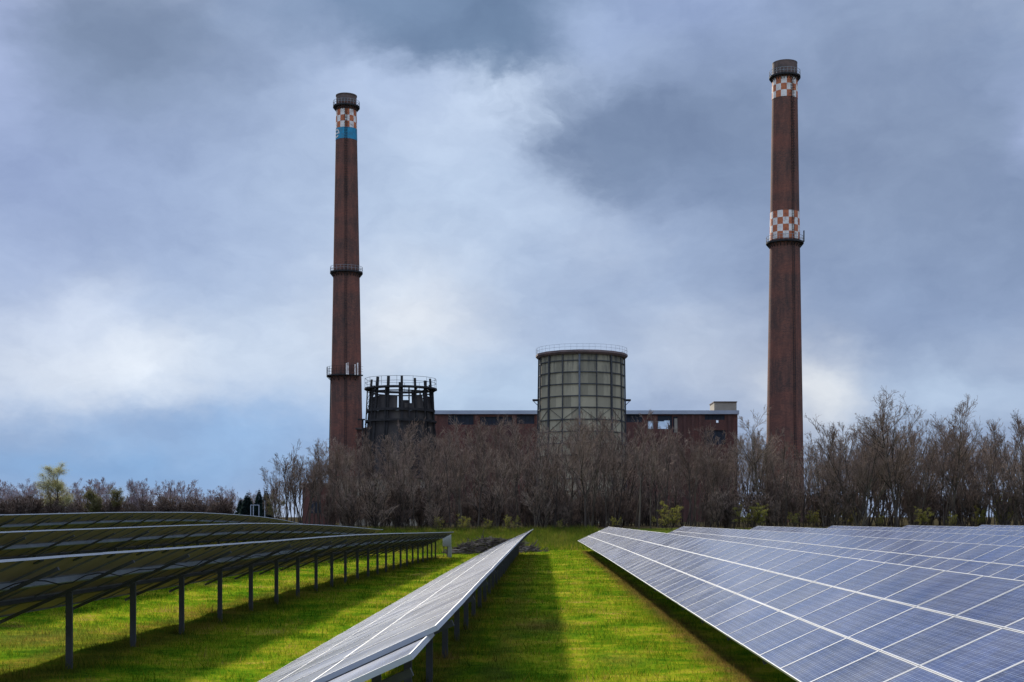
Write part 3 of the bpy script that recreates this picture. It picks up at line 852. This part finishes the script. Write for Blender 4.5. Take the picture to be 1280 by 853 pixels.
mb = MB(); mb.box(PX(895.2), -.06, Z(528.6), PX(898), -.003, Z(525.6)); mb.build('window', [MT['holewhite']], root)  # white plate on the wall, painted as a bright see-through hole

# low annex beside the ruined tower, pale workshop among the trees, small brick hut
def hall(name, x0, x1, y0, ytop, depth, m, label, cat, wins, roofm='soot'):
    s = y0 / 1640; a, b = (x0 - 678) * s, (x1 - 678) * s; zb = g1((a + b) / 2, y0); zt = 3 + (646 - ytop) * s - zb
    root = empty(name, ((a + b) / 2, y0, zb), label, cat); w = (b - a) / 2
    mb = MB(); mb.box(-w, 0, -.5, w, depth, zt); mb.build('wall', [MT[m]], root)
    mb = MB(); mb.box(-w - .3, -.4, zt + .003, w + .3, depth + .3, zt + .35); mb.build('roof', [MT[roofm]], root)
    for (u0, u1, v0, v1, mm) in wins:
        mb = MB(); mb.box(-w + 2*w*u0, -.05, zt*v0, -w + 2*w*u1, -.004, zt*v1); wn = mb.build('window', [MT[mm]], root)
        mb = MB(); nn = max(2, int(2*w*(u1-u0) / 1.2))
        for q in range(1, nn):
            x = -w + 2*w*(u0 + (u1-u0)*q/nn); mb.box(x-.04, -.09, zt*v0, x+.04, -.053, zt*v1)
        mb.build('mullions', [MT['dark']], wn)
    return root
hall('brick_annex', 446, 480, 285, 537, 12, 'wallbrick', 'low red brick annex between left chimney and ruined tower', 'building', [(.2, .8, .5, .7, 'darkwin')])
hall('workshop', 424, 524, 205, 598, 10, 'paleplaster', 'pale yellowish workshop half hidden behind the bare trees', 'building', [(.05, .45, .14, .42, 'darkwin'), (.5, .95, .14, .42, 'darkwin')])
hall('brick_hut', 378, 411, 212, 607, 7, 'wallbrick', 'small brown brick hut behind the trees at the left edge of the wood', 'building', [(.3, .7, .3, .6, 'darkwin')])

# thin pale poles near the conifers
def pole(x, ytop, Y, label):
    s = Y / 1640; X = (x - 678) * s; zb = g1(X, Y); h = 3 + (646 - ytop) * s - zb
    r = empty('pale_pole', (X, Y, zb), label, 'pole', 'pale poles by the conifers')
    mb = MB(); mb.tube([(0, 0, -.3), (0, 0, h)], [.11, .09], 8); mb.build('shaft', [MT['rail']], r)
    mb = MB(); mb.box(-.16, -.16, h + .002, .16, .16, h + .12); mb.build('cap', [MT['rail']], r)
pole(331.0, 627, 230, 'single pale pole, tallest of those in front of the dark conifers')
s = 240 / 1640; X = (318.7 - 678) * s
r = empty('goal_frame', (X, 240, g1(X, 240)), 'pale portal of slim posts in front of the dark conifers', 'frame')
h = 3 + (646 - 632) * s - g1(X, 240)
for dx in (-5.3, -2.0, 5.0):
    mb = MB(); mb.tube([(dx * s, 0, -.3), (dx * s, 0, h)], .075, 8); mb.build('post', [MT['galv']], r)
mb = MB(); mb.bar((-5.6 * s, 0, h + .07), (5.3 * s, 0, h + .07), .10); mb.build('crossbar', [MT['galv']], r)

# ------------------------------------------------------------------ trees
def tubes(P, Rr, sides):
    """P (n,k,3) polylines, Rr (n,k) radii -> verts, quads"""
    n, k, _ = P.shape
    T = np.empty_like(P); T[:, 1:-1] = P[:, 2:] - P[:, :-2]; T[:, 0] = P[:, 1] - P[:, 0]; T[:, -1] = P[:, -1] - P[:, -2]
    T /= np.linalg.norm(T, axis=2, keepdims=True) + 1e-9
    ref = np.where(np.abs(T[..., 2:3]) > .9, np.array([1., 0, 0]), np.array([0, 0, 1.]))
    U = np.cross(T, ref); U /= np.linalg.norm(U, axis=2, keepdims=True) + 1e-9
    W = np.cross(T, U)
    a = np.arange(sides) * 2 * np.pi / sides
    V = P[:, :, None] + Rr[:, :, None, None] * (U[:, :, None] * np.cos(a)[None, None, :, None] + W[:, :, None] * np.sin(a)[None, None, :, None])
    idx = np.arange(n * k * sides).reshape(n, k, sides)
    nx = np.roll(idx, -1, axis=2)
    F = np.stack([idx[:, :-1], nx[:, :-1], nx[:, 1:], idx[:, 1:]], -1).reshape(-1, 4)
    return V.reshape(-1, 3), F

def children(g, P, Rr, c, t0, t1, ang, lfac, k, rfac, up, wander, taper=.25, end_bias=1.0):
    n, kk, _ = P.shape
    L = np.linalg.norm(P[:, 1:] - P[:, :-1], axis=2).sum(1)
    t = t0 + (t1 - t0) * g.uniform(0, 1, (n, c)) ** end_bias
    f = t * (kk - 1); i = np.clip(f.astype(int), 0, kk - 2); w = f - i
    rows = np.arange(n)[:, None]
    A, B = P[rows, i], P[rows, i + 1]
    p0 = A + (B - A) * w[..., None]
    tg = (B - A) / (np.linalg.norm(B - A, axis=2, keepdims=True) + 1e-9)
    rp = Rr[rows, i] * (1 - w) + Rr[rows, i + 1] * w
    rv = g.normal(0, 1, (n, c, 3)); rv -= (rv * tg).sum(-1, keepdims=True) * tg; rv /= np.linalg.norm(rv, axis=2, keepdims=True) + 1e-9
    an = np.radians(g.uniform(ang[0], ang[1], (n, c)))[..., None]
    d = tg * np.cos(an) + rv * np.sin(an)
    d[..., 2] += up; d /= np.linalg.norm(d, axis=2, keepdims=True)
    ln = L[:, None] * lfac * g.uniform(.6, 1.15, (n, c)) * (1.15 - .6 * t)
    p0, d, ln, rp = p0.reshape(-1, 3), d.reshape(-1, 3), ln.ravel(), rp.ravel()
    m = len(ln); Q = np.empty((m, k, 3)); Q[:, 0] = p0; cur = d
    for j in range(1, k):
        cur = cur + g.normal(0, wander, (m, 3)); cur[:, 2] += up * .35
        cur /= np.linalg.norm(cur, axis=1, keepdims=True)
        Q[:, j] = Q[:, j - 1] + cur * (ln / (k - 1))[:, None]
    r0 = np.maximum(rp * rfac, .004)
    RR = r0[:, None] * np.linspace(1, taper, k)[None]
    return Q, RR

def bare_tree(seed, H, stems=1, spread=.12, limbs=12, limb_t=(.3, .98), limb_ang=(25, 50), limb_l=.36, r=.13, sub=(6, 6, 3), twig_min=.010, up=.18):
    g = np.random.default_rng(seed)
    k = 12; P = np.empty((stems, k, 3)); Rr = np.empty((stems, k))
    for q in range(stems):
        a = g.uniform(0, 2 * np.pi); d = np.array([np.cos(a) * spread * g.uniform(.4, 1.3), np.sin(a) * spread * g.uniform(.4, 1.3), 1.0])
        h = H * (1 if q == 0 else g.uniform(.75, .98)); p = np.array([np.cos(a), np.sin(a), 0]) * (.18 if stems > 1 else 0) + [0, 0, -.25]
        P[q, 0] = p
        for j in range(1, k):
            d = d + g.normal(0, .045, 3); d[2] = max(d[2], .75); d /= np.linalg.norm(d); d[:2] *= .97
            P[q, j] = P[q, j - 1] + d * h / (k - 1)
        Rr[q] = r * (1 if q == 0 else g.uniform(.6, .9)) * np.linspace(1.12, .12, k) ** .9
    L1, R1 = children(g, P, Rr, limbs, *limb_t, limb_ang, limb_l, 7, .62, up, .10, .22)
    L2, R2 = children(g, L1, R1, sub[0], .2, 1, (20, 48), .52, 5, .6, up * .8, .13, .3)
    L3, R3 = children(g, L2, R2, sub[1], .15, 1, (20, 50), .60, 4, .65, up * .6, .16, .5)
    R3 = np.maximum(R3, twig_min)
    L4, R4 = children(g, L3, R3, sub[2], .2, 1, (20, 50), .65, 3, .8, up * .5, .16, .6)
    R4 = np.maximum(R4, twig_min * .8)
    va, fa = tubes(P, Rr, 7); vb, fb = tubes(L1, np.maximum(R1, .022), 5)
    tv = np.concatenate([va, vb]); tf = np.concatenate([fa, fb + len(va)])
    vs, fs, b = [], [], 0
    for Pq, Rq, sd in ((L2, np.maximum(R2, .016), 4), (L3, R3, 3), (L4, R4, 3)):
        v, f = tubes(Pq, Rq, sd); vs.append(v); fs.append(f + b); b += len(v)
    return (tv, tf), (np.concatenate(vs), np.concatenate(fs)), L3[:, -1], L4.reshape(-1, 3)

def leaves(g, pts, n_per, size, jitter):
    p = np.repeat(pts, n_per, 0) + g.normal(0, jitter, (len(pts) * n_per, 3))
    n = len(p); u = g.normal(0, 1, (n, 3)); u /= np.linalg.norm(u, axis=1, keepdims=True)
    w = g.normal(0, 1, (n, 3)); w -= (w * u).sum(1, keepdims=True) * u; w /= np.linalg.norm(w, axis=1, keepdims=True)
    sz = size * g.uniform(.6, 1.3, (n, 1))
    V = np.stack([p - u * sz, p + w * sz * .45, p + u * sz, p - w * sz * .45], 1).reshape(-1, 3)
    return V, np.arange(4 * n).reshape(-1, 4)

class Proto: pass
def make_proto(seed, trunk_m='bark', crown_m='twig', leaf=None, **kw):
    (tv, tf), (cv, cf), tips, pts4 = bare_tree(seed, **kw)
    p = Proto(); p.H = float(np.percentile(cv[:, 2], 99.8))
    p.trunk = np_mesh('trunk', tv, tf, [MT[trunk_m]], smooth=True)
    if leaf:
        g = np.random.default_rng(seed + 900); lm, nper, size, jit = leaf
        lv, lf = leaves(g, pts4, nper, size, jit)
        p.crown = np_mesh('crown', np.concatenate([cv, lv]), np.concatenate([cf, lf + len(cv)]), [MT[crown_m], MT[lm]], np.concatenate([np.zeros(len(cf)), np.ones(len(lf))]), smooth=True)
    else:
        p.crown = np_mesh('crown', cv, cf, [MT[crown_m]], smooth=True)
    return p
def place(p, name, x, y, H, label, cat, group=None, rz=None, wide=1.0, sink=0.0):
    r = empty(name, (x, y, g1(x, y) - sink), label, cat, group)
    k = H / p.H; r.scale = (k * wide, k * wide, k); r.rotation_euler[2] = random.uniform(0, 6.28) if rz is None else rz
    link(bpy.data.objects.new('trunk', p.trunk), r); link(bpy.data.objects.new('crown', p.crown), r)
    return r

slim = [make_proto(11 + i, H=12, limbs=10, limb_t=(.36, .98), limb_ang=(13, 34), limb_l=.40, r=.10, sub=(5, 4, 1), twig_min=.012) for i in range(5)]
multi = [make_proto(31 + i, H=11, stems=3, spread=.24, limbs=7, limb_t=(.34, .98), limb_ang=(14, 36), limb_l=.40, r=.085, sub=(5, 4, 1), twig_min=.012) for i in range(4)]
broad = [make_proto(51 + i, H=15, limbs=18, limb_t=(.30, .97), limb_ang=(30, 62), limb_l=.48, r=.17, sub=(8, 6, 2), twig_min=.012, up=.2) for i in range(3)]
wide = [make_proto(61 + i, H=14, stems=4, spread=.42, limbs=9, limb_t=(.25, .98), limb_ang=(18, 45), limb_l=.42, r=.13, sub=(6, 5, 2), twig_min=.0105) for i in range(3)]
brush = [make_proto(71 + i, H=5, stems=9, spread=.24, limbs=7, limb_t=(.1, .98), limb_ang=(12, 38), limb_l=.42, r=.03, sub=(5, 4, 1), twig_min=.007) for i in range(4)]
budbush = [make_proto(81 + i, H=3.2, stems=7, spread=.40, limbs=7, limb_t=(.15, .98), limb_ang=(20, 50), limb_l=.42, r=.025, sub=(4, 4, 2), twig_min=.007, leaf=('budleaf', 2, .030, .05)) for i in range(2)]
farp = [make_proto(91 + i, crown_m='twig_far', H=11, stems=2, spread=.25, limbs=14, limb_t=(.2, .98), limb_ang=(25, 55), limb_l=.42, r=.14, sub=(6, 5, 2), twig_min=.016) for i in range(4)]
willow = make_proto(101, H=14, limbs=22, limb_t=(.16, .97), limb_ang=(35, 65), limb_l=.44, r=.22, sub=(7, 6, 3), twig_min=.016, leaf=('willowleaf', 5, .065, .45))
olivet = make_proto(102, H=9, stems=3, spread=.35, limbs=9, limb_t=(.15, .97), limb_ang=(30, 60), limb_l=.46, r=.14, sub=(6, 5, 3), twig_min=.014, leaf=('olive', 2, .10, .3))
ivy = make_proto(103, H=8, stems=3, spread=.25, limbs=8, limb_t=(.1, .97), limb_ang=(30, 60), limb_l=.45, r=.12, sub=(6, 5, 3), twig_min=.012, leaf=('olive', 1, .08, .2))

sx = [325, 350, 385, 410, 430, 470, 520, 560, 640, 700, 760, 840, 900, 930, 950, 980, 1010, 1040, 1080, 1120, 1150, 1190, 1230, 1260, 1290]
sy = [590, 568, 545, 546, 545, 530, 522, 517, 516, 511, 512, 517, 528, 528, 528, 536, 538, 532, 522, 516, 522, 520, 526, 522, 520]
WOOD = 'bare trees crowded in the brown wood'
WLAB = 'slender bare tree crowded among many alike in the brown wood'
g = np.random.default_rng(3)
def px_at(x, y): return 678 + x * 1640 / y
count = 0
for (ya, yb, step, hf) in ((146, 151, 1.95, (.62, .98)), (151, 160, 1.9, (.72, 1.0)), (160, 172, 1.95, (.72, 1.0)), (172, 188, 1.8, (.75, 1.02)), (188, 205, 2.2, (.8, 1.0))):
    x = -.212 * ya
    while x < .385 * yb:
        y = g.uniform(ya, yb); xx = x + g.uniform(-.7, .7); u = px_at(xx, y); x += step * g.uniform(.75, 1.25)
        if u < 338 or (425 < u < 522 and y < 176 and g.uniform() < .18): continue
        top = float(np.interp(u, sx, sy)); H = ((646 - top) * y / 1640 + 3 - g1(xx, y)) * g.uniform(*hf)
        big = u > 1030
        pool = (slim + multi + (broad if g.uniform() < .35 else [])) if not big else (slim + multi + wide + broad + broad)
        p = pool[g.integers(len(pool))]
        place(p, 'bare_tree', xx, y, H, WLAB, 'tree', WOOD, wide=g.uniform(.85, 1.15)); count += 1
def at_px(u, ytop, Y): x = (u - 678) * Y / 1640; return x, Y, (646 - ytop) * Y / 1640 + 3 - g1(x, Y)
def big(p, u, ytop, Y, label, wide=1.0, rz=None, name='bare_tree', cat='tree', group=None): x, y, H = at_px(u, ytop, Y); return place(p, name, x, y, H, label, cat, group, wide=wide, rz=rz)
big(broad[0], 731, 515, 145.5, 'dark straight trunked bare tree standing in front of the beige cooling tower')
big(broad[1], 950, 510, 148, 'bare tree reaching up just left of the chimney with two checkered bands')
big(broad[2], 1122, 488, 146, 'tallest bare tree, rising above the wood right of both chimneys', wide=1.1)
big(broad[0], 1190, 494, 149, 'second tallest bare tree with a rounded crown, right of the tallest one', wide=1.0)
big(wide[0], 1075, 508, 147, 'bare tree with leaning fanned stems, left of the tallest tree', wide=1.1)
big(wide[1], 1256, 513, 160, 'bushy pale bare tree top near the right end of the wood')
big(broad[1], 386, 548, 150, 'bare tree with dense round crown at the left edge of the wood', wide=1.05)
big(multi[0], 356, 575, 153, 'small loose bare tree at the outermost left of the wood', wide=1.2)
big(slim[1], 1040, 528, 152, 'bare tree just right of the chimney with two checkered bands')
# brushwood along the edge of the wood
for i in range(180):
    y = g.uniform(145.5, 154) if i < 40 else g.uniform(153, 185); u = g.choice([g.uniform(400, 1290), g.uniform(660, 800)], p=[.85, .15]); x = (u - 678) * y / 1640
    place(brush[g.integers(4)], 'brushwood_shrub', x, y, g.uniform(3.0, 6.5), 'thin stemmed leafless shrub at the foot of the brown wood', 'shrub', 'leafless shrubs at the foot of the wood', wide=g.uniform(.9, 1.5))
big(budbush[0], 836, 627, 145, 'yellow green budding bush at the wood edge behind the first blue row', wide=1.5, name='budding_bush', cat='bush')
big(budbush[1], 936, 630, 144.5, 'brightest yellow green bush, low beside the foot of the right chimney', wide=1.7, name='budding_bush', cat='bush')
big(budbush[0], 1252, 615, 147, 'tall yellow green bush near the right end of the wood', wide=.8, name='budding_bush', cat='bush')
big(budbush[1], 640, 644, 145, 'small yellow green bush behind the tip of the glaring panel row', wide=1.2, name='budding_bush', cat='bush')
for u, yt in ((545, 646), (580, 643), (610, 648), (700, 649), (770, 646), (995, 640), (1020, 638), (1060, 636), (1100, 642), (1150, 634), (1190, 640), (1225, 632)):
    big(budbush[g.integers(2)], u, yt, g.uniform(145, 149), 'faint olive green bush in the undergrowth of the brown wood', wide=g.uniform(.8, 1.3), name='undergrowth_bush', cat='bush', group='faint green bushes in the undergrowth')

# far wood on the left
FAR = 'pale bare trees of the far wood'
fx = [-10, 20, 60, 110, 150, 170, 190, 220, 245, 265, 290, 315, 345]
fy = [598, 598, 604, 596, 604, 600, 596, 598, 604, 606, 608, 608, 606]
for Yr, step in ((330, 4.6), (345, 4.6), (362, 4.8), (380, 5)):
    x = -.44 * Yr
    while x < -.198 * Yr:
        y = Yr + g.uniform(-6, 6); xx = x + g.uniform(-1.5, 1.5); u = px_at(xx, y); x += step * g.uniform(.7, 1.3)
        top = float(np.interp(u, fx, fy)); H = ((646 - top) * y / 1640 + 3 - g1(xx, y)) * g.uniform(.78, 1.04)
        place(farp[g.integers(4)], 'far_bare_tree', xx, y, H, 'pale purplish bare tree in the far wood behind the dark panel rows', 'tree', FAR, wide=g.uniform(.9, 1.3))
for i in range(90):
    y = g.uniform(318, 330); u = g.uniform(-10, 335); x = (u - 678) * y / 1640
    place(brush[g.integers(4)], 'far_shrub', x, y, g.uniform(4.0, 7.0), 'brown leafless shrub at the foot of the far wood', 'shrub', 'leafless shrubs below the far wood', wide=g.uniform(1.2, 1.9))
big(willow, 68, 580, 322, 'yellow green budding willow, tallest tree of the far wood', wide=1.35, name='willow_tree')
big(olivet, 127, 610, 318, 'low ochre green bushy tree in the far wood beside the willow', wide=1.2, name='bushy_tree')
def conifer(seed, H):
    g = np.random.default_rng(seed); P = []; Rr = []
    n = 1500; t = g.uniform(.04, 1, n) ** .85; a = g.uniform(0, 2 * np.pi, n)
    whorl = np.round(t * 22) / 22; t = whorl * .75 + t * .25
    L = H * .36 * (1 - t) ** .85 * g.uniform(.55, 1.1, n) + .12
    base = np.stack([np.zeros(n), np.zeros(n), t * H], 1)
    V = []; 
    d = np.stack([np.cos(a), np.sin(a), g.uniform(-.35, .12, n)], 1); sd = np.stack([-np.sin(a), np.cos(a), np.zeros(n)], 1)
    w = L * g.uniform(.12, .22, n)
    m = base + d * (L * .55)[:, None]; tip = base + d * L[:, None]; tip[:, 2] -= L * .12
    hang = np.stack([np.zeros(n), np.zeros(n), -w * 1.1], 1)
    Q1 = np.stack([base, m + sd * w[:, None] + hang * .4, tip, m - sd * w[:, None] + hang * .4], 1).reshape(-1, 3)
    Q2 = np.stack([base + d * (L * .1)[:, None], m + hang * 1.6, tip, m + hang * -.15], 1).reshape(-1, 3)
    Vc = np.concatenate([Q1, Q2]); Fc = np.arange(len(Vc)).reshape(-1, 4)
    tp = np.array([[[0, 0, -.2], [0, 0, H * .5], [0, 0, H]]]); tv, tf = tubes(tp, np.array([[H * .018, H * .011, .02]]), 7)
    p = Proto(); p.H = H; p.trunk = np_mesh('trunk', tv, tf, [MT['bark']]); p.crown = np_mesh('crown', Vc, Fc, [MT['needle']]); return p
con = [conifer(5, 9), conifer(6, 9)]
big(con[0], 309, 615, 262, 'broad dark conifer on the left of the pale portal', wide=1.15, name='conifer_tree')
big(con[1], 301, 622, 268, 'shorter dark conifer at the left end of the conifer clump', wide=1.0, name='conifer_tree')
big(con[1], 324, 611, 258, 'slim tall dark conifer standing behind the pale portal', wide=.85, name='conifer_tree')
big(con[0], 333, 610, 256, 'dark conifer behind the tall single pale pole', wide=.8, name='conifer_tree')
big(ivy, 343, 615, 240, 'olive green ivy clad tree right of the conifers', wide=1.0, name='ivy_clad_tree')

# heap of cut branches at the end of the grass strip
g = np.random.default_rng(17)
mb = MB(); bx, by = -4.1, 119.6; zb = g1(bx, by)
root = empty('branch_pile', (bx, by, zb), 'long heap of cut dead branches in front of the grassy bank', 'branch pile')
for i in range(620):
    u = g.uniform(-1, 1); x = u * 4.2; hmax = 1.25 * (1 - abs(u) ** 2.5) * (1 - .35 * (u > .55)) + .1
    z = g.uniform(0, hmax); y = g.uniform(-.9, .9) * (1.1 - z / 1.6)
    a = g.normal(0, .5); L = g.uniform(.25, 1.0); el = g.normal(0, .30)
    dx, dy, dz = math.cos(a) * math.cos(el) * L, math.sin(a) * L, math.sin(el) * L
    r = g.uniform(.015, .055)
    if i % 9 == 0: el = g.normal(.3, .6); dx, dy, dz = math.cos(a) * math.cos(el) * L, math.sin(a) * L, math.sin(el) * L
    mb.tube([(x - dx, y - dy, max(.02, z - dz)), (x, y, z + g.normal(0, .04)), (x + dx, y + dy, max(.02, z + dz))], [r, r * .9, r * .6], 5)
mb.build('branches', [MT['deadwood']], root)

# ------------------------------------------------------------------ sky and light
EL, SAZ = R(34), math.atan2(-.345, .753)
sun_dir = Vector((math.sin(SAZ) * math.cos(EL), math.cos(SAZ) * math.cos(EL), math.sin(EL)))
L = bpy.data.lights.new('sun', 'SUN'); L.energy = 3.5; L.angle = R(4.5); L.color = (1, .93, .80)
lo = link(bpy.data.objects.new('sun', L)); lo.rotation_euler = sun_dir.to_track_quat('Z', 'Y').to_euler(); lo.location = (-60, 40, 120)

W = bpy.data.worlds.new('World'); S.world = W; W.use_nodes = True
T = NT(W.node_tree); bg = W.node_tree.nodes['Background']
sky = T.n('ShaderNodeTexSky', {'sky_type': 'NISHITA', 'sun_disc': False, 'sun_elevation': EL, 'sun_rotation': SAZ % (2 * math.pi)})
d = T.n('ShaderNodeTexCoord').outputs['Generated']
sp = T.n('ShaderNodeSeparateXYZ', None, Vector=d)
az = T.math('ARCTAN2', sp.outputs[0], sp.outputs[1]); el = T.math('ARCSINE', sp.outputs[2])
q = T.n('ShaderNodeCombineXYZ', None, X=az, Y=el).outputs[0]
def warp(v, scale, amp, seed, detail=5):
    nz = T.noise(T.vmath('ADD', T.vmath('MULTIPLY', q, (1, 1.7, 1)), (seed, seed * .7, 0)), scale, detail, .58).outputs['Color']
    return T.vmath('ADD', v, T.vmath('MULTIPLY', T.vmath('SUBTRACT', nz, (.5, .5, .5)), (amp, amp * .7, 0)))
q1 = warp(warp(q, 6, .075, 3.1), 24, .040, 8.2, 8)
EXPO = 1.35
STR = .1
def lin(c):
    out = []
    for v in c:
        v /= 255; v = v / 12.92 if v <= .04045 else ((v + .055) / 1.055) ** 2.4
        out.append(v * 1.19 / (2 ** EXPO) / STR)
    return c4(out)
# general broken overcast all round, thinner blue low down
nb = T.noise(T.vmath('MULTIPLY', q, (1, 2.0, 1)), 3.2, 7, .58, .3).outputs['Fac']
col = T.ramp(nb, [(.32, lin((112,130,162))[:3]), (.5, lin((140,158,190))[:3]), (.68, lin((178,190,212))[:3])])
BL = [  # azimuth and elevation of the patch, half sizes, colour, strength, hardness of its edge
 (1120, 240, 260, 330, (121,137,165), .9, 0),
 (1130, 420, 150, 120, (128,146,178), .7, 0),
 (330, 330, 230, 170, (156,174,204), .75, 0),
 (60, 250, 150, 120, (136,153,190), .85, 0),
 (240, 250, 110, 80, (140,158,192), .6, 0),
 (560, 290, 190, 180, (174,191,215), .9, 0),
 (600, 140, 130, 60, (184,199,221), .85, 0),
 (450, 120, 120, 50, (160,178,210), .6, 0),
 (180, 95, 190, 90, (110,128,157), .95, 0),
 (170, 80, 120, 65, (102,120,148), .5, 2),
 (590, 12, 250, 105, (102,124,154), 1.0, 1),
 (650, 40, 110, 70, (92,114,144), .75, 2),
 (430, 20, 150, 50, (112,134,166), .6, 0),
 (815, 185, 205, 95, (110,128,157), .95, 2),
 (790, 180, 150, 62, (100,118,148), .7, 2),
 (960, 200, 170, 100, (118,134,163), .6, 0),
 (880, 240, 160, 60, (112,130,161), .5, 2),
 (752, 62, 60, 42, (158,176,208), .75, 0),
 (850, 30, 110, 45, (146,163,200), .6, 0),
 (835, 0, 40, 16, (210,211,232), .9, 0),
 (25, 18, 45, 34, (205,210,242), .95, 0),
 (10, 110, 60, 90, (160,173,213), .6, 0),
 (110, 5, 60, 24, (150,165,212), .6, 0),
 (170, 470, 200, 48, (207,215,227), .95, 0),
 (200, 455, 90, 30, (216,222,231), .5, 2),
 (110, 410, 80, 45, (198,208,225), .7, 0),
 (40, 360, 60, 50, (160,176,208), .5, 0),
 (340, 440, 120, 60, (188,202,221), .65, 0),
 (510, 405, 110, 70, (208,213,221), .85, 0),
 (600, 490, 160, 45, (172,193,217), .75, 0),
 (760, 380, 130, 70, (150,167,195), .6, 0),
 (870, 455, 120, 55, (174,185,204), .8, 0),
 (1015, 492, 60, 45, (218,220,223), .9, 0),
 (1180, 505, 130, 42, (170,188,212), .8, 0),
 (1285, 200, 40, 50, (160,174,211), .7, 0),
 (160, 590, 340, 58, (101,144,192), 1.0, 0),
 (300, 545, 140, 40, (126,163,206), .75, 0),
 (210, 530, 110, 22, (112,146,190), .5, 0),
]
ragged = T.noise(T.vmath('MULTIPLY', q1, (1, 1.35, 1)), 8.5, 8, .6, .2).outputs['Fac']
for (u, v, sa, se, colr, a, hard) in BL:
    dv = T.vmath('MULTIPLY', T.vmath('SUBTRACT', q1, ((u - 678) / 1640, (646 - v) / 1640, 0)), (1640 / sa, 1640 / se, 0))
    r2 = T.vmath('DOT_PRODUCT', dv, dv)
    w = T.math('POWER', 2.718, T.math('MULTIPLY', r2, -1))
    w = T.maprange(T.math('ADD', w, T.math('MULTIPLY', T.math('SUBTRACT', ragged, .5), .8 if hard == 1 else 1.3)), *((.24, .62) if hard == 1 else (.25, .95)), 0, a, True) if hard else T.math('MULTIPLY', w, a)
    col = T.mix(w, col, lin(colr))
fine = T.noise(T.vmath('MULTIPLY', q1, (1, 1.5, 1)), 14, 7, .6).outputs['Fac']
col = T.mix(1.0, col, T.ramp(fine, [(.28, (.87,.885,.91)), (.72, (1.13,1.12,1.09))]), 'MULTIPLY')
# unseen sky behind and overhead brightened, added fill for the shaded sides
sky_fill = T.maprange(sp.outputs[1], .35, -.5, 1.0, 2.3, True)
sky_fill = T.math('MULTIPLY', sky_fill, T.maprange(el, .50, .95, 1.0, 2.2, True))
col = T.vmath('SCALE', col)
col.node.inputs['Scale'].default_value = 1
T.t.links.new(sky_fill, col.node.inputs['Scale'])
# the Sky Texture shows where the cloud is thin
thin = T.maprange(el, -.02, .10, .05, .02)
skyc = T.mix(1.0, sky.outputs[0], c4((.55,.6,.7)), 'MULTIPLY')
col = T.mix(thin, col, skyc)
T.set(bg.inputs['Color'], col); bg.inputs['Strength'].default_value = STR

# ------------------------------------------------------------------ camera
cam = bpy.data.cameras.new('camera'); co = link(bpy.data.objects.new('camera', cam))
co.location = (0, 0, 3.0); co.rotation_euler = (R(90), 0, 0)
cam.sensor_width = 36; cam.lens = 1640 / 1280 * 36
cam.shift_x = -38 / 1280; cam.shift_y = (646 - 426.5) / 1280
cam.clip_start = .1; cam.clip_end = 6000
S.camera = co
S.view_settings.view_transform = 'Standard'; S.view_settings.look = 'None'
S.view_settings.exposure = EXPO; S.view_settings.gamma = 1; S.view_settings.use_curve_mapping = False
S.cycles.max_bounces = 6; S.cycles.transparent_max_bounces = 8
S.cycles.use_denoising = True
